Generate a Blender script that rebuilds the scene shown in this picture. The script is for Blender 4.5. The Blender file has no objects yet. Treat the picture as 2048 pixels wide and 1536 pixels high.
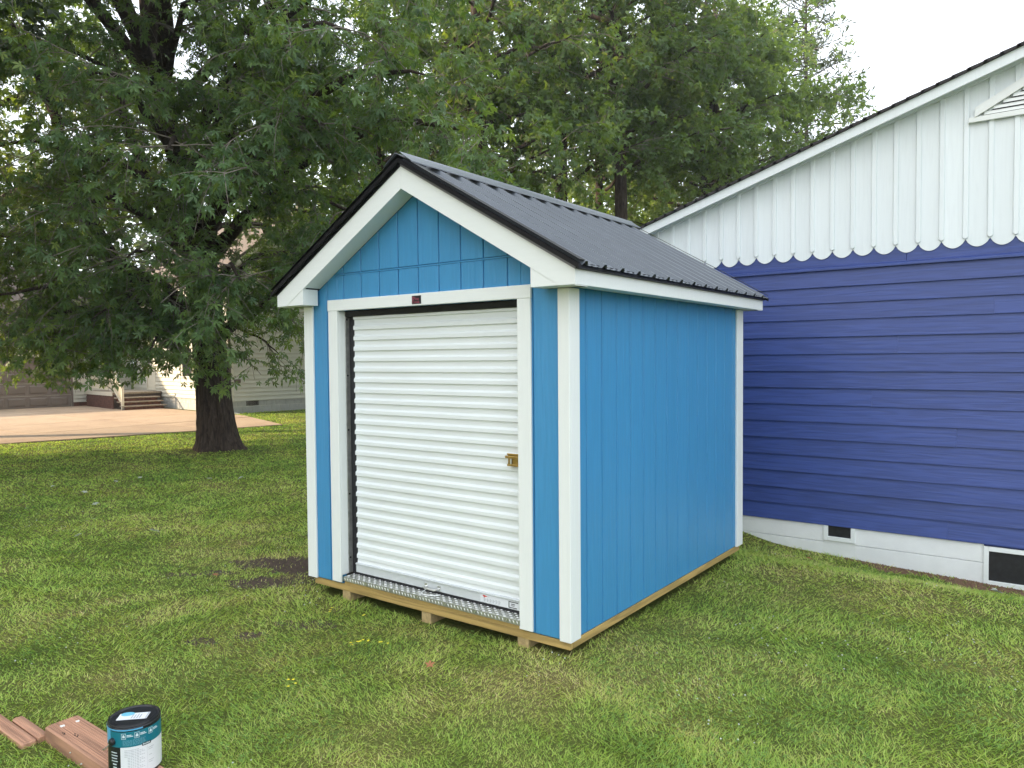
import bpy, bmesh, math, random
import numpy as np
from mathutils import Vector, Matrix

rad = math.radians
scene = bpy.context.scene
COL = scene.collection

# ------------------------------------------------------------------ camera
cam_d = bpy.data.cameras.new("camera")
cam = bpy.data.objects.new("camera", cam_d)
COL.objects.link(cam)
CAM = Vector((5.0922, -3.9783, 1.8102))
YAW, PITCH, ROLL = 0.6398, 0.0346, -0.0083
fw = Vector((-math.sin(YAW) * math.cos(PITCH), math.cos(YAW) * math.cos(PITCH), -math.sin(PITCH)))
r0 = Vector((math.cos(YAW), math.sin(YAW), 0))
u0 = r0.cross(fw)
rt = r0 * math.cos(ROLL) + u0 * math.sin(ROLL)
up = u0 * math.cos(ROLL) - r0 * math.sin(ROLL)
cam.matrix_world = Matrix(((rt.x, up.x, -fw.x, CAM.x), (rt.y, up.y, -fw.y, CAM.y), (rt.z, up.z, -fw.z, CAM.z), (0, 0, 0, 1)))
cam_d.sensor_width = 36
cam_d.lens = 36 * 1495.88 / 2048
cam_d.clip_start = 0.05
cam_d.clip_end = 1000
scene.camera = cam

# ------------------------------------------------------------------ light
SUN_EL, SUN_AZ = rad(24), math.atan2(-0.69, -0.72)      # azimuth measured from +Y towards +X
sun_dir = Vector((math.sin(SUN_AZ) * math.cos(SUN_EL), math.cos(SUN_AZ) * math.cos(SUN_EL), math.sin(SUN_EL)))
world = bpy.data.worlds.new("World")
scene.world = world
world.use_nodes = True
wn, wl = world.node_tree.nodes, world.node_tree.links
bg = wn["Background"]
sky = wn.new("ShaderNodeTexSky")
sky.sky_type = 'NISHITA'
sky.sun_disc = False
sky.sun_elevation = SUN_EL
sky.sun_rotation = SUN_AZ
sky.air_density = 1.5
sky.dust_density = 6
sky.ozone_density = 1
mixw = wn.new("ShaderNodeMix")                          # thin even overcast in front of the clear sky
mixw.data_type = 'RGBA'
mixw.inputs[0].default_value = 0.72
mixw.inputs[7].default_value = (10.4, 11.2, 12.1, 1)
wl.new(sky.outputs[0], mixw.inputs[6])
wl.new(mixw.outputs[2], bg.inputs[0])
bg.inputs[1].default_value = 0.12
sun_l = bpy.data.lights.new("sun", 'SUN')
sun_l.energy = 5.0
sun_l.angle = rad(1.2)
sun_l.color = (1.0, 0.79, 0.54)
sun = bpy.data.objects.new("sun", sun_l)
COL.objects.link(sun)
sun.rotation_euler = sun_dir.to_track_quat('Z', 'Y').to_euler()
sun.location = (-8, -8, 20)
vs = scene.view_settings
vs.view_transform = 'Standard'
vs.look = 'None'
vs.gamma = 1
vs.use_curve_mapping = False
vs.exposure = 1.05
scene.cycles.use_denoising = True
scene.cycles.max_bounces = 8
scene.cycles.transparent_max_bounces = 8

# ------------------------------------------------------------------ materials
def newmat(name):
    m = bpy.data.materials.new(name)
    m.use_nodes = True
    nt = m.node_tree
    return m, nt.nodes, nt.links, nt.nodes["Principled BSDF"]

def coords(n, l, scale=(1, 1, 1), space='Object', rot=(0, 0, 0)):
    if space == 'World':
        g = n.new("ShaderNodeNewGeometry")
        out = g.outputs['Position']
    else:
        tc = n.new("ShaderNodeTexCoord")
        out = tc.outputs[space]
    mp = n.new("ShaderNodeMapping")
    mp.inputs['Scale'].default_value = scale
    mp.inputs['Rotation'].default_value = rot
    l.new(out, mp.inputs[0])
    return mp.outputs[0]

def noise(n, l, vec, scale, detail=4, rough=0.55, dist=0.0):
    t = n.new("ShaderNodeTexNoise")
    t.inputs['Scale'].default_value = scale
    t.inputs['Detail'].default_value = detail
    t.inputs['Roughness'].default_value = rough
    t.inputs['Distortion'].default_value = dist
    l.new(vec, t.inputs['Vector'])
    return t.outputs['Fac']

def ramp(n, l, fac, stops):
    r = n.new("ShaderNodeValToRGB")
    el = r.color_ramp.elements
    while len(el) < len(stops):
        el.new(0.5)
    for e, (p, c) in zip(el, stops):
        e.position = p
        e.color = (*c, 1) if len(c) == 3 else c
    l.new(fac, r.inputs[0])
    return r.outputs[0]

def mix(n, l, fac, a, b, mode='MIX'):
    m = n.new("ShaderNodeMix")
    m.data_type = 'RGBA'
    m.blend_type = mode
    for sock, v in ((m.inputs[0], fac), (m.inputs[6], a), (m.inputs[7], b)):
        if isinstance(v, (int, float)):
            sock.default_value = v
        elif isinstance(v, tuple):
            sock.default_value = (*v, 1)
        else:
            l.new(v, sock)
    return m.outputs[2]

def bump(n, l, bsdf, height, strength, dist=0.01, prev=None):
    b = n.new("ShaderNodeBump")
    b.inputs['Strength'].default_value = strength
    b.inputs['Distance'].default_value = dist
    l.new(height, b.inputs['Height'])
    if prev is not None:
        l.new(prev, b.inputs['Normal'])
    l.new(b.outputs[0], bsdf.inputs['Normal'])
    return b.outputs[0]

def simple(name, c, rough=0.5, metal=0.0, var=0.12, vscale=6, bstr=0.0, bscale=60, stretch=(1, 1, 1), spec=0.5):
    m, n, l, b = newmat(name)
    v = coords(n, l, stretch, 'World')
    f = noise(n, l, v, vscale, 5)
    lo = tuple(x * (1 - var) for x in c)
    hi = tuple(min(1, x * (1 + var)) for x in c)
    l.new(ramp(n, l, f, [(0.3, lo), (0.7, hi)]), b.inputs['Base Color'])
    b.inputs['Roughness'].default_value = rough
    b.inputs['Metallic'].default_value = metal
    b.inputs['Specular IOR Level'].default_value = spec
    if bstr:
        bump(n, l, b, noise(n, l, v, bscale, 3), bstr, 0.004)
    return m

def grain_paint(name, c, axis, rough=0.5, fine=1.0, bstr=0.35, light=1.25, dark=0.85, gamp=0.5, pervar=0.06):
    """painted board with raised wood grain running along axis"""
    m, n, l, b = newmat(name)
    s = [34.0, 34.0, 34.0]
    s['xyz'.index(axis)] = 2.2
    v = coords(n, l, tuple(s), 'World')
    info = n.new("ShaderNodeObjectInfo")
    off = n.new("ShaderNodeVectorMath")
    off.operation = 'MULTIPLY_ADD'
    comb = n.new("ShaderNodeCombineXYZ")
    for k in range(3):
        l.new(info.outputs['Random'], comb.inputs[k])
    l.new(comb.outputs[0], off.inputs[0])
    off.inputs[1].default_value = (31, 47, 59)
    l.new(v, off.inputs[2])
    v = off.outputs[0]
    big = noise(n, l, v, 0.55 * fine, 2, 0.5)
    # contour lines of a slow noise read as cathedral grain
    mul = n.new("ShaderNodeMath"); mul.operation = 'MULTIPLY'; mul.inputs[1].default_value = 30
    l.new(big, mul.inputs[0])
    sn = n.new("ShaderNodeMath"); sn.operation = 'SINE'
    l.new(mul.outputs[0], sn.inputs[0])
    fineN = noise(n, l, v, 1.6 * fine, 4, 0.65)
    add = n.new("ShaderNodeMath"); add.operation = 'MULTIPLY_ADD'
    add.inputs[1].default_value = 0.22 * gamp * 2
    l.new(sn.outputs[0], add.inputs[0]); l.new(fineN, add.inputs[2])
    col = ramp(n, l, add.outputs[0], [(0.1, tuple(x * dark for x in c)), (0.5, c), (0.95, tuple(min(1, x * light) for x in c))])
    hsv = n.new("ShaderNodeHueSaturation")
    mr = n.new("ShaderNodeMapRange")
    mr.inputs['To Min'].default_value = 1 - pervar
    mr.inputs['To Max'].default_value = 1 + pervar
    l.new(info.outputs['Random'], mr.inputs['Value'])
    l.new(mr.outputs[0], hsv.inputs['Value'])
    l.new(col, hsv.inputs['Color'])
    l.new(hsv.outputs[0], b.inputs['Base Color'])
    b.inputs['Roughness'].default_value = rough
    bump(n, l, b, add.outputs[0], bstr, 0.004)
    return m

M = {}
M['white'] = grain_paint('white_trim_paint', (0.79, 0.815, 0.80), 'z', 0.5, 1.0, 0.10, 1.02, 0.97, 0.3, 0.01)
M['white_x'] = grain_paint('white_board_paint', (0.79, 0.815, 0.80), 'x', 0.5, 1.0, 0.12, 1.02, 0.97, 0.3, 0.01)
M['white_house'] = grain_paint('white_house_paint', (0.775, 0.825, 0.845), 'z', 0.55, 0.8, 0.15, 1.02, 0.95, 0.3, 0.03)
M['found'] = simple('white_painted_block', (0.82, 0.83, 0.82), 0.7, 0, 0.04, 5, 0.5, 45)
M['blue'] = grain_paint('sky_blue_siding_paint', (0.050, 0.258, 0.500), 'z', 0.42, 1.0, 0.40, 1.05, 0.96, 0.5, 0.02)
M['indigo'] = grain_paint('indigo_clapboard_paint', (0.037, 0.066, 0.240), 'x', 0.45, 0.8, 0.42, 1.22, 0.84, 0.45, 0.07)
M['roof'] = simple('charcoal_metal_roofing', (0.100, 0.113, 0.132), 0.30, 0.0, 0.08, 3, 0.03, 30)
M['black'] = simple('black_metal_trim', (0.006, 0.006, 0.008), 0.45, 0, 0.1, spec=0.25)
M['rubber'] = simple('black_rubber_seal', (0.010, 0.010, 0.013), 0.6, 0, 0.2, 30)
M['door'] = simple('white_door_steel', (0.77, 0.805, 0.81), 0.28, 0, 0.02, 2, 0.09, 5)
M['galv'] = simple('galvanised_steel', (0.50, 0.50, 0.48), 0.38, 0.8, 0.2, 25)
M['alu'] = simple('bright_aluminium', (0.80, 0.80, 0.79), 0.30, 0.9, 0.06, 20)
M['brass'] = simple('brass_latch', (0.50, 0.33, 0.10), 0.28, 0.9, 0.2, 40)
M['dark'] = simple('dark_opening', (0.012, 0.012, 0.014), 0.5, 0, 0.5, 18)
M['shingle'] = simple('dark_asphalt_shingle', (0.035, 0.032, 0.033), 0.85, 0, 0.4, 40, 0.5, 120)
M['shingle_brown'] = simple('brown_asphalt_shingle', (0.11, 0.085, 0.07), 0.85, 0, 0.35, 9, 0.5, 60)
M['pine'] = grain_paint('treated_pine', (0.44, 0.30, 0.105), 'x', 0.6, 0.6, 0.4, 1.15, 0.72, 0.7, 0.05)
M['pine_y'] = grain_paint('treated_pine_side', (0.44, 0.30, 0.105), 'y', 0.6, 0.6, 0.4, 1.15, 0.72, 0.7, 0.05)
M['pine_end'] = simple('pine_end_grain', (0.42, 0.31, 0.15), 0.7, 0, 0.25, 40)
M['deck'] = simple('weathered_grey_timber', (0.30, 0.25, 0.19), 0.75, 0, 0.25, 12)
M['timber'] = grain_paint('reddish_landscape_timber', (0.44, 0.235, 0.150), 'x', 0.8, 0.55, 0.9, 1.22, 0.66, 0.8, 0.06)
M['siding'] = simple('cream_lap_siding', (0.56, 0.55, 0.48), 0.5, 0, 0.04, 2)
M['cream_trim'] = simple('cream_trim_paint', (0.66, 0.63, 0.53), 0.5, 0, 0.04, 2)
M['taupe'] = simple('taupe_garage_paint', (0.165, 0.135, 0.115), 0.5, 0, 0.06, 2)
M['brick'] = simple('dark_red_brick', (0.12, 0.052, 0.040), 0.8, 0, 0.4, 9, 0.4, 50)
M['mortar'] = simple('dark_mortar', (0.11, 0.085, 0.075), 0.9, 0, 0.2, 20)
M['block'] = simple('grey_concrete_block', (0.42, 0.42, 0.40), 0.85, 0, 0.10, 7, 0.5, 60)
M['downpipe'] = simple('brown_downpipe', (0.12, 0.095, 0.07), 0.5, 0, 0.15)
M['window_glass'] = simple('dark_window_glass', (0.02, 0.024, 0.026), 0.08, 0, 0.1)

def concrete():
    m, n, l, b = newmat('warm_concrete')
    v = coords(n, l, (1, 1, 1), 'World')
    f = noise(n, l, v, 0.7, 6, 0.6)
    c = ramp(n, l, f, [(0.25, (0.30, 0.21, 0.145)), (0.55, (0.39, 0.285, 0.195)), (0.8, (0.36, 0.28, 0.205))])
    f2 = noise(n, l, v, 5.5, 5, 0.7)
    st = ramp(n, l, f2, [(0.28, (0.55, 0.52, 0.5)), (0.42, (1, 1, 1))])
    info = n.new('ShaderNodeObjectInfo')
    mr = n.new('ShaderNodeMapRange'); mr.inputs['To Min'].default_value = 0.88; mr.inputs['To Max'].default_value = 1.08
    l.new(info.outputs['Random'], mr.inputs['Value'])
    hv = n.new('ShaderNodeHueSaturation'); l.new(mr.outputs[0], hv.inputs['Value'])
    l.new(mix(n, l, 1.0, c, st, 'MULTIPLY'), hv.inputs['Color'])
    l.new(hv.outputs[0], b.inputs['Base Color'])
    b.inputs['Roughness'].default_value = 0.85
    bump(n, l, b, noise(n, l, v, 90, 3), 0.25, 0.004)
    return m
M['concrete'] = concrete()

def bark():
    m, n, l, b = newmat('dark_maple_bark')
    v = coords(n, l, (9, 9, 1.6), 'World')
    f = noise(n, l, v, 2.2, 6, 0.65, 0.6)
    l.new(ramp(n, l, f, [(0.3, (0.016, 0.012, 0.010)), (0.52, (0.058, 0.042, 0.033)), (0.75, (0.12, 0.09, 0.072))]), b.inputs['Base Color'])
    b.inputs['Roughness'].default_value = 0.9
    b.inputs['Specular IOR Level'].default_value = 0.2
    bump(n, l, b, f, 1.0, 0.05)
    return m
M['bark'] = bark()
M['twig'] = simple('grey_brown_twig', (0.19, 0.16, 0.13), 0.85, 0, 0.3, 12)

def leaf_mat(name, stops, trans, rough=0.45, tmul=(1.7, 1.45, 0.5)):
    m, n, l, b = newmat(name)
    at = n.new("ShaderNodeAttribute"); at.attribute_name = 'tint'
    v = coords(n, l, (1, 1, 1), 'World')
    f = noise(n, l, v, 0.9, 3)
    add = n.new("ShaderNodeMath"); add.operation = 'MULTIPLY_ADD'
    add.inputs[1].default_value = 0.45
    l.new(f, add.inputs[0])
    half = n.new("ShaderNodeMath"); half.operation = 'MULTIPLY'; half.inputs[1].default_value = 0.72
    l.new(at.outputs['Fac'], half.inputs[0])
    l.new(half.outputs[0], add.inputs[2])
    c = ramp(n, l, add.outputs[0], stops)
    l.new(c, b.inputs['Base Color'])
    b.inputs['Roughness'].default_value = rough
    b.inputs['Specular IOR Level'].default_value = 0.35
    tr = n.new("ShaderNodeBsdfTranslucent")
    l.new(mix(n, l, 1.0, c, tmul, 'MULTIPLY'), tr.inputs['Color'])
    ms = n.new("ShaderNodeMixShader")
    ms.inputs[0].default_value = trans
    l.new(b.outputs[0], ms.inputs[1]); l.new(tr.outputs[0], ms.inputs[2])
    l.new(ms.outputs[0], n["Material Output"].inputs['Surface'])
    return m
M['leaf_maple'] = leaf_mat('silver_maple_leaf', [(0.15, (0.048, 0.100, 0.046)), (0.5, (0.085, 0.155, 0.062)), (0.80, (0.13, 0.21, 0.072)), (0.98, (0.21, 0.29, 0.09))], 0.40, 0.36, (2.5, 2.1, 0.5))
M['leaf_dark'] = leaf_mat('dark_tree_leaf', [(0.15, (0.052, 0.095, 0.038)), (0.5, (0.085, 0.145, 0.052)), (0.85, (0.125, 0.19, 0.062)), (1.0, (0.18, 0.24, 0.075))], 0.42, 0.5, (2.1, 1.9, 0.5))
M['leaf_shade'] = leaf_mat('dense_shade_leaf', [(0.15, (0.030, 0.058, 0.024)), (0.9, (0.07, 0.12, 0.04))], 0.15, 0.5)
M['leaf_light'] = leaf_mat('light_tree_leaf', [(0.15, (0.085, 0.135, 0.055)), (0.5, (0.13, 0.20, 0.075)), (0.85, (0.19, 0.26, 0.095)), (1.0, (0.25, 0.31, 0.12))], 0.5, 0.5, (1.9, 1.8, 0.6))
M['needle'] = leaf_mat('pine_needle', [(0.2, (0.030, 0.052, 0.030)), (0.9, (0.07, 0.10, 0.05))], 0.2, 0.55)
M['far_leaf'] = leaf_mat('far_wood_leaf', [(0.15, (0.035, 0.065, 0.030)), (0.6, (0.065, 0.105, 0.042)), (1.0, (0.12, 0.16, 0.06))], 0.4, 0.6, (2.0, 1.8, 0.6))

def lawn_colour(n, l):
    v = coords(n, l, (1, 1, 1), 'World')
    big = noise(n, l, v, 0.55, 3, 0.6)
    mid = noise(n, l, v, 2.4, 4, 0.6)
    s = n.new("ShaderNodeMath"); s.operation = 'MULTIPLY_ADD'; s.inputs[1].default_value = 0.55
    l.new(big, s.inputs[0])
    h = n.new("ShaderNodeMath"); h.operation = 'MULTIPLY'; h.inputs[1].default_value = 0.45
    l.new(mid, h.inputs[0]); l.new(h.outputs[0], s.inputs[2])
    return s.outputs[0], v

def grass_mat():
    m, n, l, b = newmat('lawn_grass')
    f, v = lawn_colour(n, l)
    at = n.new("ShaderNodeAttribute"); at.attribute_name = 'tint'
    k = n.new("ShaderNodeMath"); k.operation = 'MULTIPLY_ADD'; k.inputs[1].default_value = 0.62
    l.new(at.outputs['Fac'], k.inputs[0])
    sub = n.new("ShaderNodeMath"); sub.operation = 'SUBTRACT'; sub.inputs[1].default_value = 0.31
    l.new(f, sub.inputs[0]); ctr = n.new('ShaderNodeMath'); ctr.operation = 'MULTIPLY_ADD'; ctr.inputs[1].default_value = 1.35; ctr.inputs[2].default_value = -0.045
    l.new(sub.outputs[0], ctr.inputs[0]); l.new(ctr.outputs[0], k.inputs[2])
    c = ramp(n, l, k.outputs[0], [(0.12, (0.095, 0.22, 0.045)), (0.36, (0.27, 0.42, 0.080)), (0.53, (0.42, 0.56, 0.12)), (0.72, (0.56, 0.60, 0.19)), (0.90, (0.70, 0.60, 0.33))])
    l.new(c, b.inputs['Base Color'])
    b.inputs['Roughness'].default_value = 0.55
    b.inputs['Specular IOR Level'].default_value = 0.25
    tr = n.new("ShaderNodeBsdfTranslucent")
    l.new(mix(n, l, 1.0, c, (1.35, 1.3, 0.7), 'MULTIPLY'), tr.inputs['Color'])
    ms = n.new("ShaderNodeMixShader"); ms.inputs[0].default_value = 0.38
    l.new(b.outputs[0], ms.inputs[1]); l.new(tr.outputs[0], ms.inputs[2])
    l.new(ms.outputs[0], n["Material Output"].inputs['Surface'])
    return m
M['grass'] = grass_mat()

def ground_mat():
    m, n, l, b = newmat('lawn_thatch')
    f, v = lawn_colour(n, l)
    c = ramp(n, l, f, [(0.30, (0.075, 0.11, 0.022)), (0.50, (0.13, 0.15, 0.04)), (0.65, (0.20, 0.175, 0.07)), (0.8, (0.18, 0.135, 0.08))])
    fine = noise(n, l, v, 45, 4, 0.7)
    c2 = mix(n, l, 1.0, c, ramp(n, l, fine, [(0.3, (0.5, 0.5, 0.45)), (0.7, (1.15, 1.15, 1.1))]), 'MULTIPLY')
    l.new(c2, b.inputs['Base Color'])
    b.inputs['Roughness'].default_value = 0.95
    b.inputs['Specular IOR Level'].default_value = 0.1
    bump(n, l, b, fine, 0.8, 0.03)
    return m
M['ground'] = ground_mat()
M['soil'] = simple('dark_bare_soil', (0.085, 0.058, 0.043), 0.95, 0, 0.5, 30, 1.0, 70)
M['mulch'] = simple('brown_wood_mulch', (0.17, 0.095, 0.06), 0.9, 0, 0.5, 40)
M['clover'] = simple('clover_leaf', (0.13, 0.24, 0.05), 0.7, 0, 0.25, 3, spec=0.15)
M['yellow'] = simple('yellow_petal', (0.80, 0.68, 0.03), 0.5)
M['stem'] = simple('green_stem', (0.08, 0.15, 0.03), 0.6)
M['orange_leaf'] = simple('dry_orange_leaf', (0.46, 0.20, 0.10), 0.7)
M['pale_leaf'] = simple('pale_underside_leaf', (0.50, 0.53, 0.46), 0.6)
M['rock'] = simple('pale_grey_stone', (0.36, 0.35, 0.33), 0.8, 0, 0.2, 30)
M['can_teal'] = simple('teal_label_paper', (0.005, 0.155, 0.215), 0.35, 0, 0.04)
M['can_blue'] = simple('blue_paint_drip', (0.10, 0.38, 0.62), 0.3, 0, 0.04)
M['can_white'] = simple('white_label_paper', (0.70, 0.72, 0.75), 0.4, 0, 0.02)
M['can_black'] = simple('black_plastic', (0.012, 0.013, 0.017), 0.35, 0, 0.1)
M['ink_grey'] = simple('grey_print', (0.40, 0.42, 0.45), 0.5)
M['ink_pale'] = simple('pale_print', (0.62, 0.72, 0.76), 0.5)
M['ink_mid'] = simple('muted_teal_print', (0.10, 0.29, 0.36), 0.5)
M['sticker_blue'] = simple('light_blue_sticker', (0.16, 0.47, 0.62), 0.4)
M['plate_red'] = simple('dull_red_print', (0.42, 0.085, 0.13), 0.5)
M['red'] = simple('red_print', (0.60, 0.06, 0.05), 0.5)
M['rope'] = simple('white_rope', (0.72, 0.73, 0.72), 0.8)
M['sap'] = simple('white_paint_dab', (0.75, 0.74, 0.70), 0.6)

# ------------------------------------------------------------------ builders
ORG = {}
class MB:
    def __init__(s):
        s.v, s.f, s.mi, s.cur = [], [], [], 0
    def poly(s, pts, faces):
        o = len(s.v)
        s.v += [tuple(p) for p in pts]
        s.f += [tuple(i + o for i in f) for f in faces]
        s.mi += [s.cur] * len(faces)
        return s
    def box(s, x0, x1, y0, y1, z0, z1, c=0.0):
        if x0 > x1: x0, x1 = x1, x0
        if y0 > y1: y0, y1 = y1, y0
        if z0 > z1: z0, z1 = z1, z0
        c = min(c, (x1 - x0) * .4, (y1 - y0) * .4, (z1 - z0) * .4)
        if c <= 0:
            P = [(x, y, z) for x in (x0, x1) for y in (y0, y1) for z in (z0, z1)]
            return s.poly(P, [(0, 1, 3, 2), (4, 6, 7, 5), (0, 4, 5, 1), (2, 3, 7, 6), (0, 2, 6, 4), (1, 5, 7, 3)])
        lo, hi = (x0, y0, z0), (x1, y1, z1)
        P, idx = [], {}
        for sx in (0, 1):
            for sy in (0, 1):
                for sz in (0, 1):
                    sg = (sx, sy, sz)
                    for a in range(3):
                        p = [(hi[k] if sg[k] else lo[k]) for k in range(3)]
                        for k in range(3):
                            if k != a:
                                p[k] += -c if sg[k] else c
                        idx[sg, a] = len(P)
                        P.append(tuple(p))
        F = []
        for a in range(3):
            b, d = (a + 1) % 3, (a + 2) % 3
            for sd in (0, 1):
                q = []
                for (i, j) in ((0, 0), (1, 0), (1, 1), (0, 1)):
                    g = [0, 0, 0]; g[a] = sd; g[b] = i; g[d] = j
                    q.append(idx[tuple(g), a])
                F.append(tuple(q if sd else q[::-1]))
            for i in (0, 1):
                for j in (0, 1):
                    g0 = [0, 0, 0]; g1 = [0, 0, 0]
                    g0[b] = g1[b] = i; g0[d] = g1[d] = j; g0[a] = 0; g1[a] = 1
                    q = [idx[tuple(g0), b], idx[tuple(g1), b], idx[tuple(g1), d], idx[tuple(g0), d]]
                    F.append(tuple(q if (i == j) == True else q[::-1]))
        for sx in (0, 1):
            for sy in (0, 1):
                for sz in (0, 1):
                    g = (sx, sy, sz)
                    q = [idx[g, 0], idx[g, 1], idx[g, 2]]
                    F.append(tuple(q if (sx + sy + sz) % 2 else q[::-1]))
        return s.poly(P, F)
    def prism(s, pts, axis, a, b):
        """polygon in the two other axes (cyclic order) pushed from a to b along axis"""
        k = 'xyz'.index(axis)
        def P(p, t):
            q = [0, 0, 0]; q[k] = t
            o = [i for i in range(3) if i != k]
            q[o[0]], q[o[1]] = p
            return tuple(q)
        n = len(pts)
        V = [P(p, a) for p in pts] + [P(p, b) for p in pts]
        F = [tuple(range(n))[::-1], tuple(range(n, 2 * n))] + [(i, (i + 1) % n, n + (i + 1) % n, n + i) for i in range(n)]
        return s.poly(V, F)
    def tube(s, pts, r, n=8, cap=True):
        pts = [Vector(p) for p in pts]
        if not isinstance(r, (list, tuple, np.ndarray)):
            r = [r] * len(pts)
        V, F = [], []
        prev = None
        for i, p in enumerate(pts):
            t = (pts[min(i + 1, len(pts) - 1)] - pts[max(i - 1, 0)]).normalized()
            if prev is None:
                a = t.orthogonal().normalized()
            else:
                a = (prev - t * prev.dot(t))
                a = a.normalized() if a.length > 1e-6 else t.orthogonal().normalized()
            prev = a
            b = t.cross(a)
            for j in range(n):
                w = 2 * math.pi * j / n
                V.append(tuple(p + (a * math.cos(w) + b * math.sin(w)) * r[i]))
        for i in range(len(pts) - 1):
            for j in range(n):
                j2 = (j + 1) % n
                F.append((i * n + j, i * n + j2, (i + 1) * n + j2, (i + 1) * n + j))
        if cap:
            F.append(tuple(range(n))[::-1]); F.append(tuple(range((len(pts) - 1) * n, len(pts) * n)))
        return s.poly(V, F)
    def lathe(s, c, prof, n=24):
        V, F = [], []
        for (r, z) in prof:
            for j in range(n):
                w = 2 * math.pi * j / n
                V.append((c[0] + r * math.cos(w), c[1] + r * math.sin(w), c[2] + z))
        for i in range(len(prof) - 1):
            for j in range(n):
                j2 = (j + 1) % n
                F.append((i * n + j, i * n + j2, (i + 1) * n + j2, (i + 1) * n + j))
        F.append(tuple(range(n))[::-1]); F.append(tuple(range((len(prof) - 1) * n, len(prof) * n)))
        return s.poly(V, F)
    def build(s, name, mat, parent=None, label=None, smooth=False, kind=None):
        me = bpy.data.meshes.new(name)
        o = ORG.get(parent.name, (0, 0, 0)) if parent is not None else (0, 0, 0)
        me.from_pydata([(p[0] - o[0], p[1] - o[1], p[2] - o[2]) for p in s.v], [], s.f)
        mats = mat if isinstance(mat, (list, tuple)) else [mat]
        for m_ in mats:
            me.materials.append(m_)
        if len(mats) > 1:
            me.polygons.foreach_set('material_index', s.mi)
        if smooth:
            me.polygons.foreach_set('use_smooth', [True] * len(me.polygons))
        bm = bmesh.new(); bm.from_mesh(me); bmesh.ops.recalc_face_normals(bm, faces=bm.faces); bm.to_mesh(me); bm.free()
        me.update()
        ob = bpy.data.objects.new(name, me)
        COL.objects.link(ob)
        if parent is not None:
            ob.parent = parent
            ORG[ob.name] = o
        if label: ob['label'] = label
        if kind: ob['kind'] = kind
        return ob

def tag(o, label, cat, group=None):
    o['label'] = label; o['category'] = cat
    if group: o['group'] = group
    return o

def thing(name, label, cat, loc=(0, 0, 0), group=None, rotz=0.0, local=False):
    o = bpy.data.objects.new(name, None)
    COL.objects.link(o)
    o.empty_display_size = 0.3
    o.location = loc
    o.rotation_euler = (0, 0, rotz)
    ORG[o.name] = (0, 0, 0) if local else tuple(loc)
    return tag(o, label, cat, group)

def fast_mesh(name, verts, tris, mat, parent=None, tint=None, smooth=False):
    me = bpy.data.meshes.new(name)
    o = np.array(ORG.get(parent.name, (0, 0, 0)) if parent is not None else (0, 0, 0))
    verts = np.asarray(verts, np.float32) - o.astype(np.float32)
    tris = np.asarray(tris, np.int32)
    k = tris.shape[1]
    me.vertices.add(len(verts)); me.vertices.foreach_set('co', verts.ravel())
    me.loops.add(tris.size); me.loops.foreach_set('vertex_index', tris.ravel())
    me.polygons.add(len(tris))
    me.polygons.foreach_set('loop_start', np.arange(0, tris.size, k, dtype=np.int32))
    if smooth:
        me.polygons.foreach_set('use_smooth', np.ones(len(tris), bool))
    if tint is not None:
        at = me.attributes.new('tint', 'FLOAT', 'POINT')
        at.data.foreach_set('value', np.asarray(tint, np.float32))
    me.materials.append(mat)
    me.update(calc_edges=True)
    ob = bpy.data.objects.new(name, me)
    COL.objects.link(ob)
    if parent is not None:
        ob.parent = parent
        ORG[ob.name] = tuple(o)
    return ob

def sstep(x, a, b):
    t = np.clip((np.asarray(x, float) - a) / (b - a), 0, 1)
    return t * t * (3 - 2 * t)

def gz(x, y):
    """height of the lawn"""
    x = np.asarray(x, float); y = np.asarray(y, float)
    z = -0.165 - 0.045 * sstep(-x, 2, 12)
    z = z + (1 - sstep(y, 2.6, 3.9)) * 0.032 * (1 - sstep(-y, 0.35, 1.9)) * sstep(x, -1.5, 0.2) + (1 - sstep(y, 2.6, 3.9)) * 0.022 * sstep(x, 1.5, 2.5) * (1 - sstep(-y, 0.35, 1.6)) * (1 - sstep(x, 3.2, 4.5))
    z = z - sstep(y, 2.9, 4.5) * (0.170 + 0.048 * np.clip(x - 2.5, 0, 3)) * sstep(x, 1.6, 2.6)
    z = z + 0.012 * np.sin(x * 1.3 + 0.7 * y) * np.sin(y * 1.1 - 0.3 * x)
    return z

#--STRUCTURE--
# ------------------------------------------------------------------ ground
def make_ground():
    near = np.concatenate([np.linspace(-60, -14, 24), np.linspace(-13, 9, 111), np.linspace(10, 60, 18)])
    xs = np.concatenate([[-400, -200, -100], near, [100, 200, 400]])
    ys = np.concatenate([[-400, -200, -100], np.linspace(-60, -8, 14), np.linspace(-7, 8, 76), np.linspace(9, 60, 22), [100, 200, 400]])
    X, Y = np.meshgrid(xs, ys)
    Z = gz(X, Y)
    V = np.stack([X.ravel(), Y.ravel(), Z.ravel()], 1)
    nx, ny = len(xs), len(ys)
    i = np.arange(ny - 1)[:, None] * nx + np.arange(nx - 1)[None]
    F = np.stack([i, i + 1, i + nx + 1, i + nx], -1).reshape(-1, 4)
    g = fast_mesh('lawn_ground', V, F, M['ground'], smooth=True)
    g['kind'] = 'structure'
make_ground()

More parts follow.
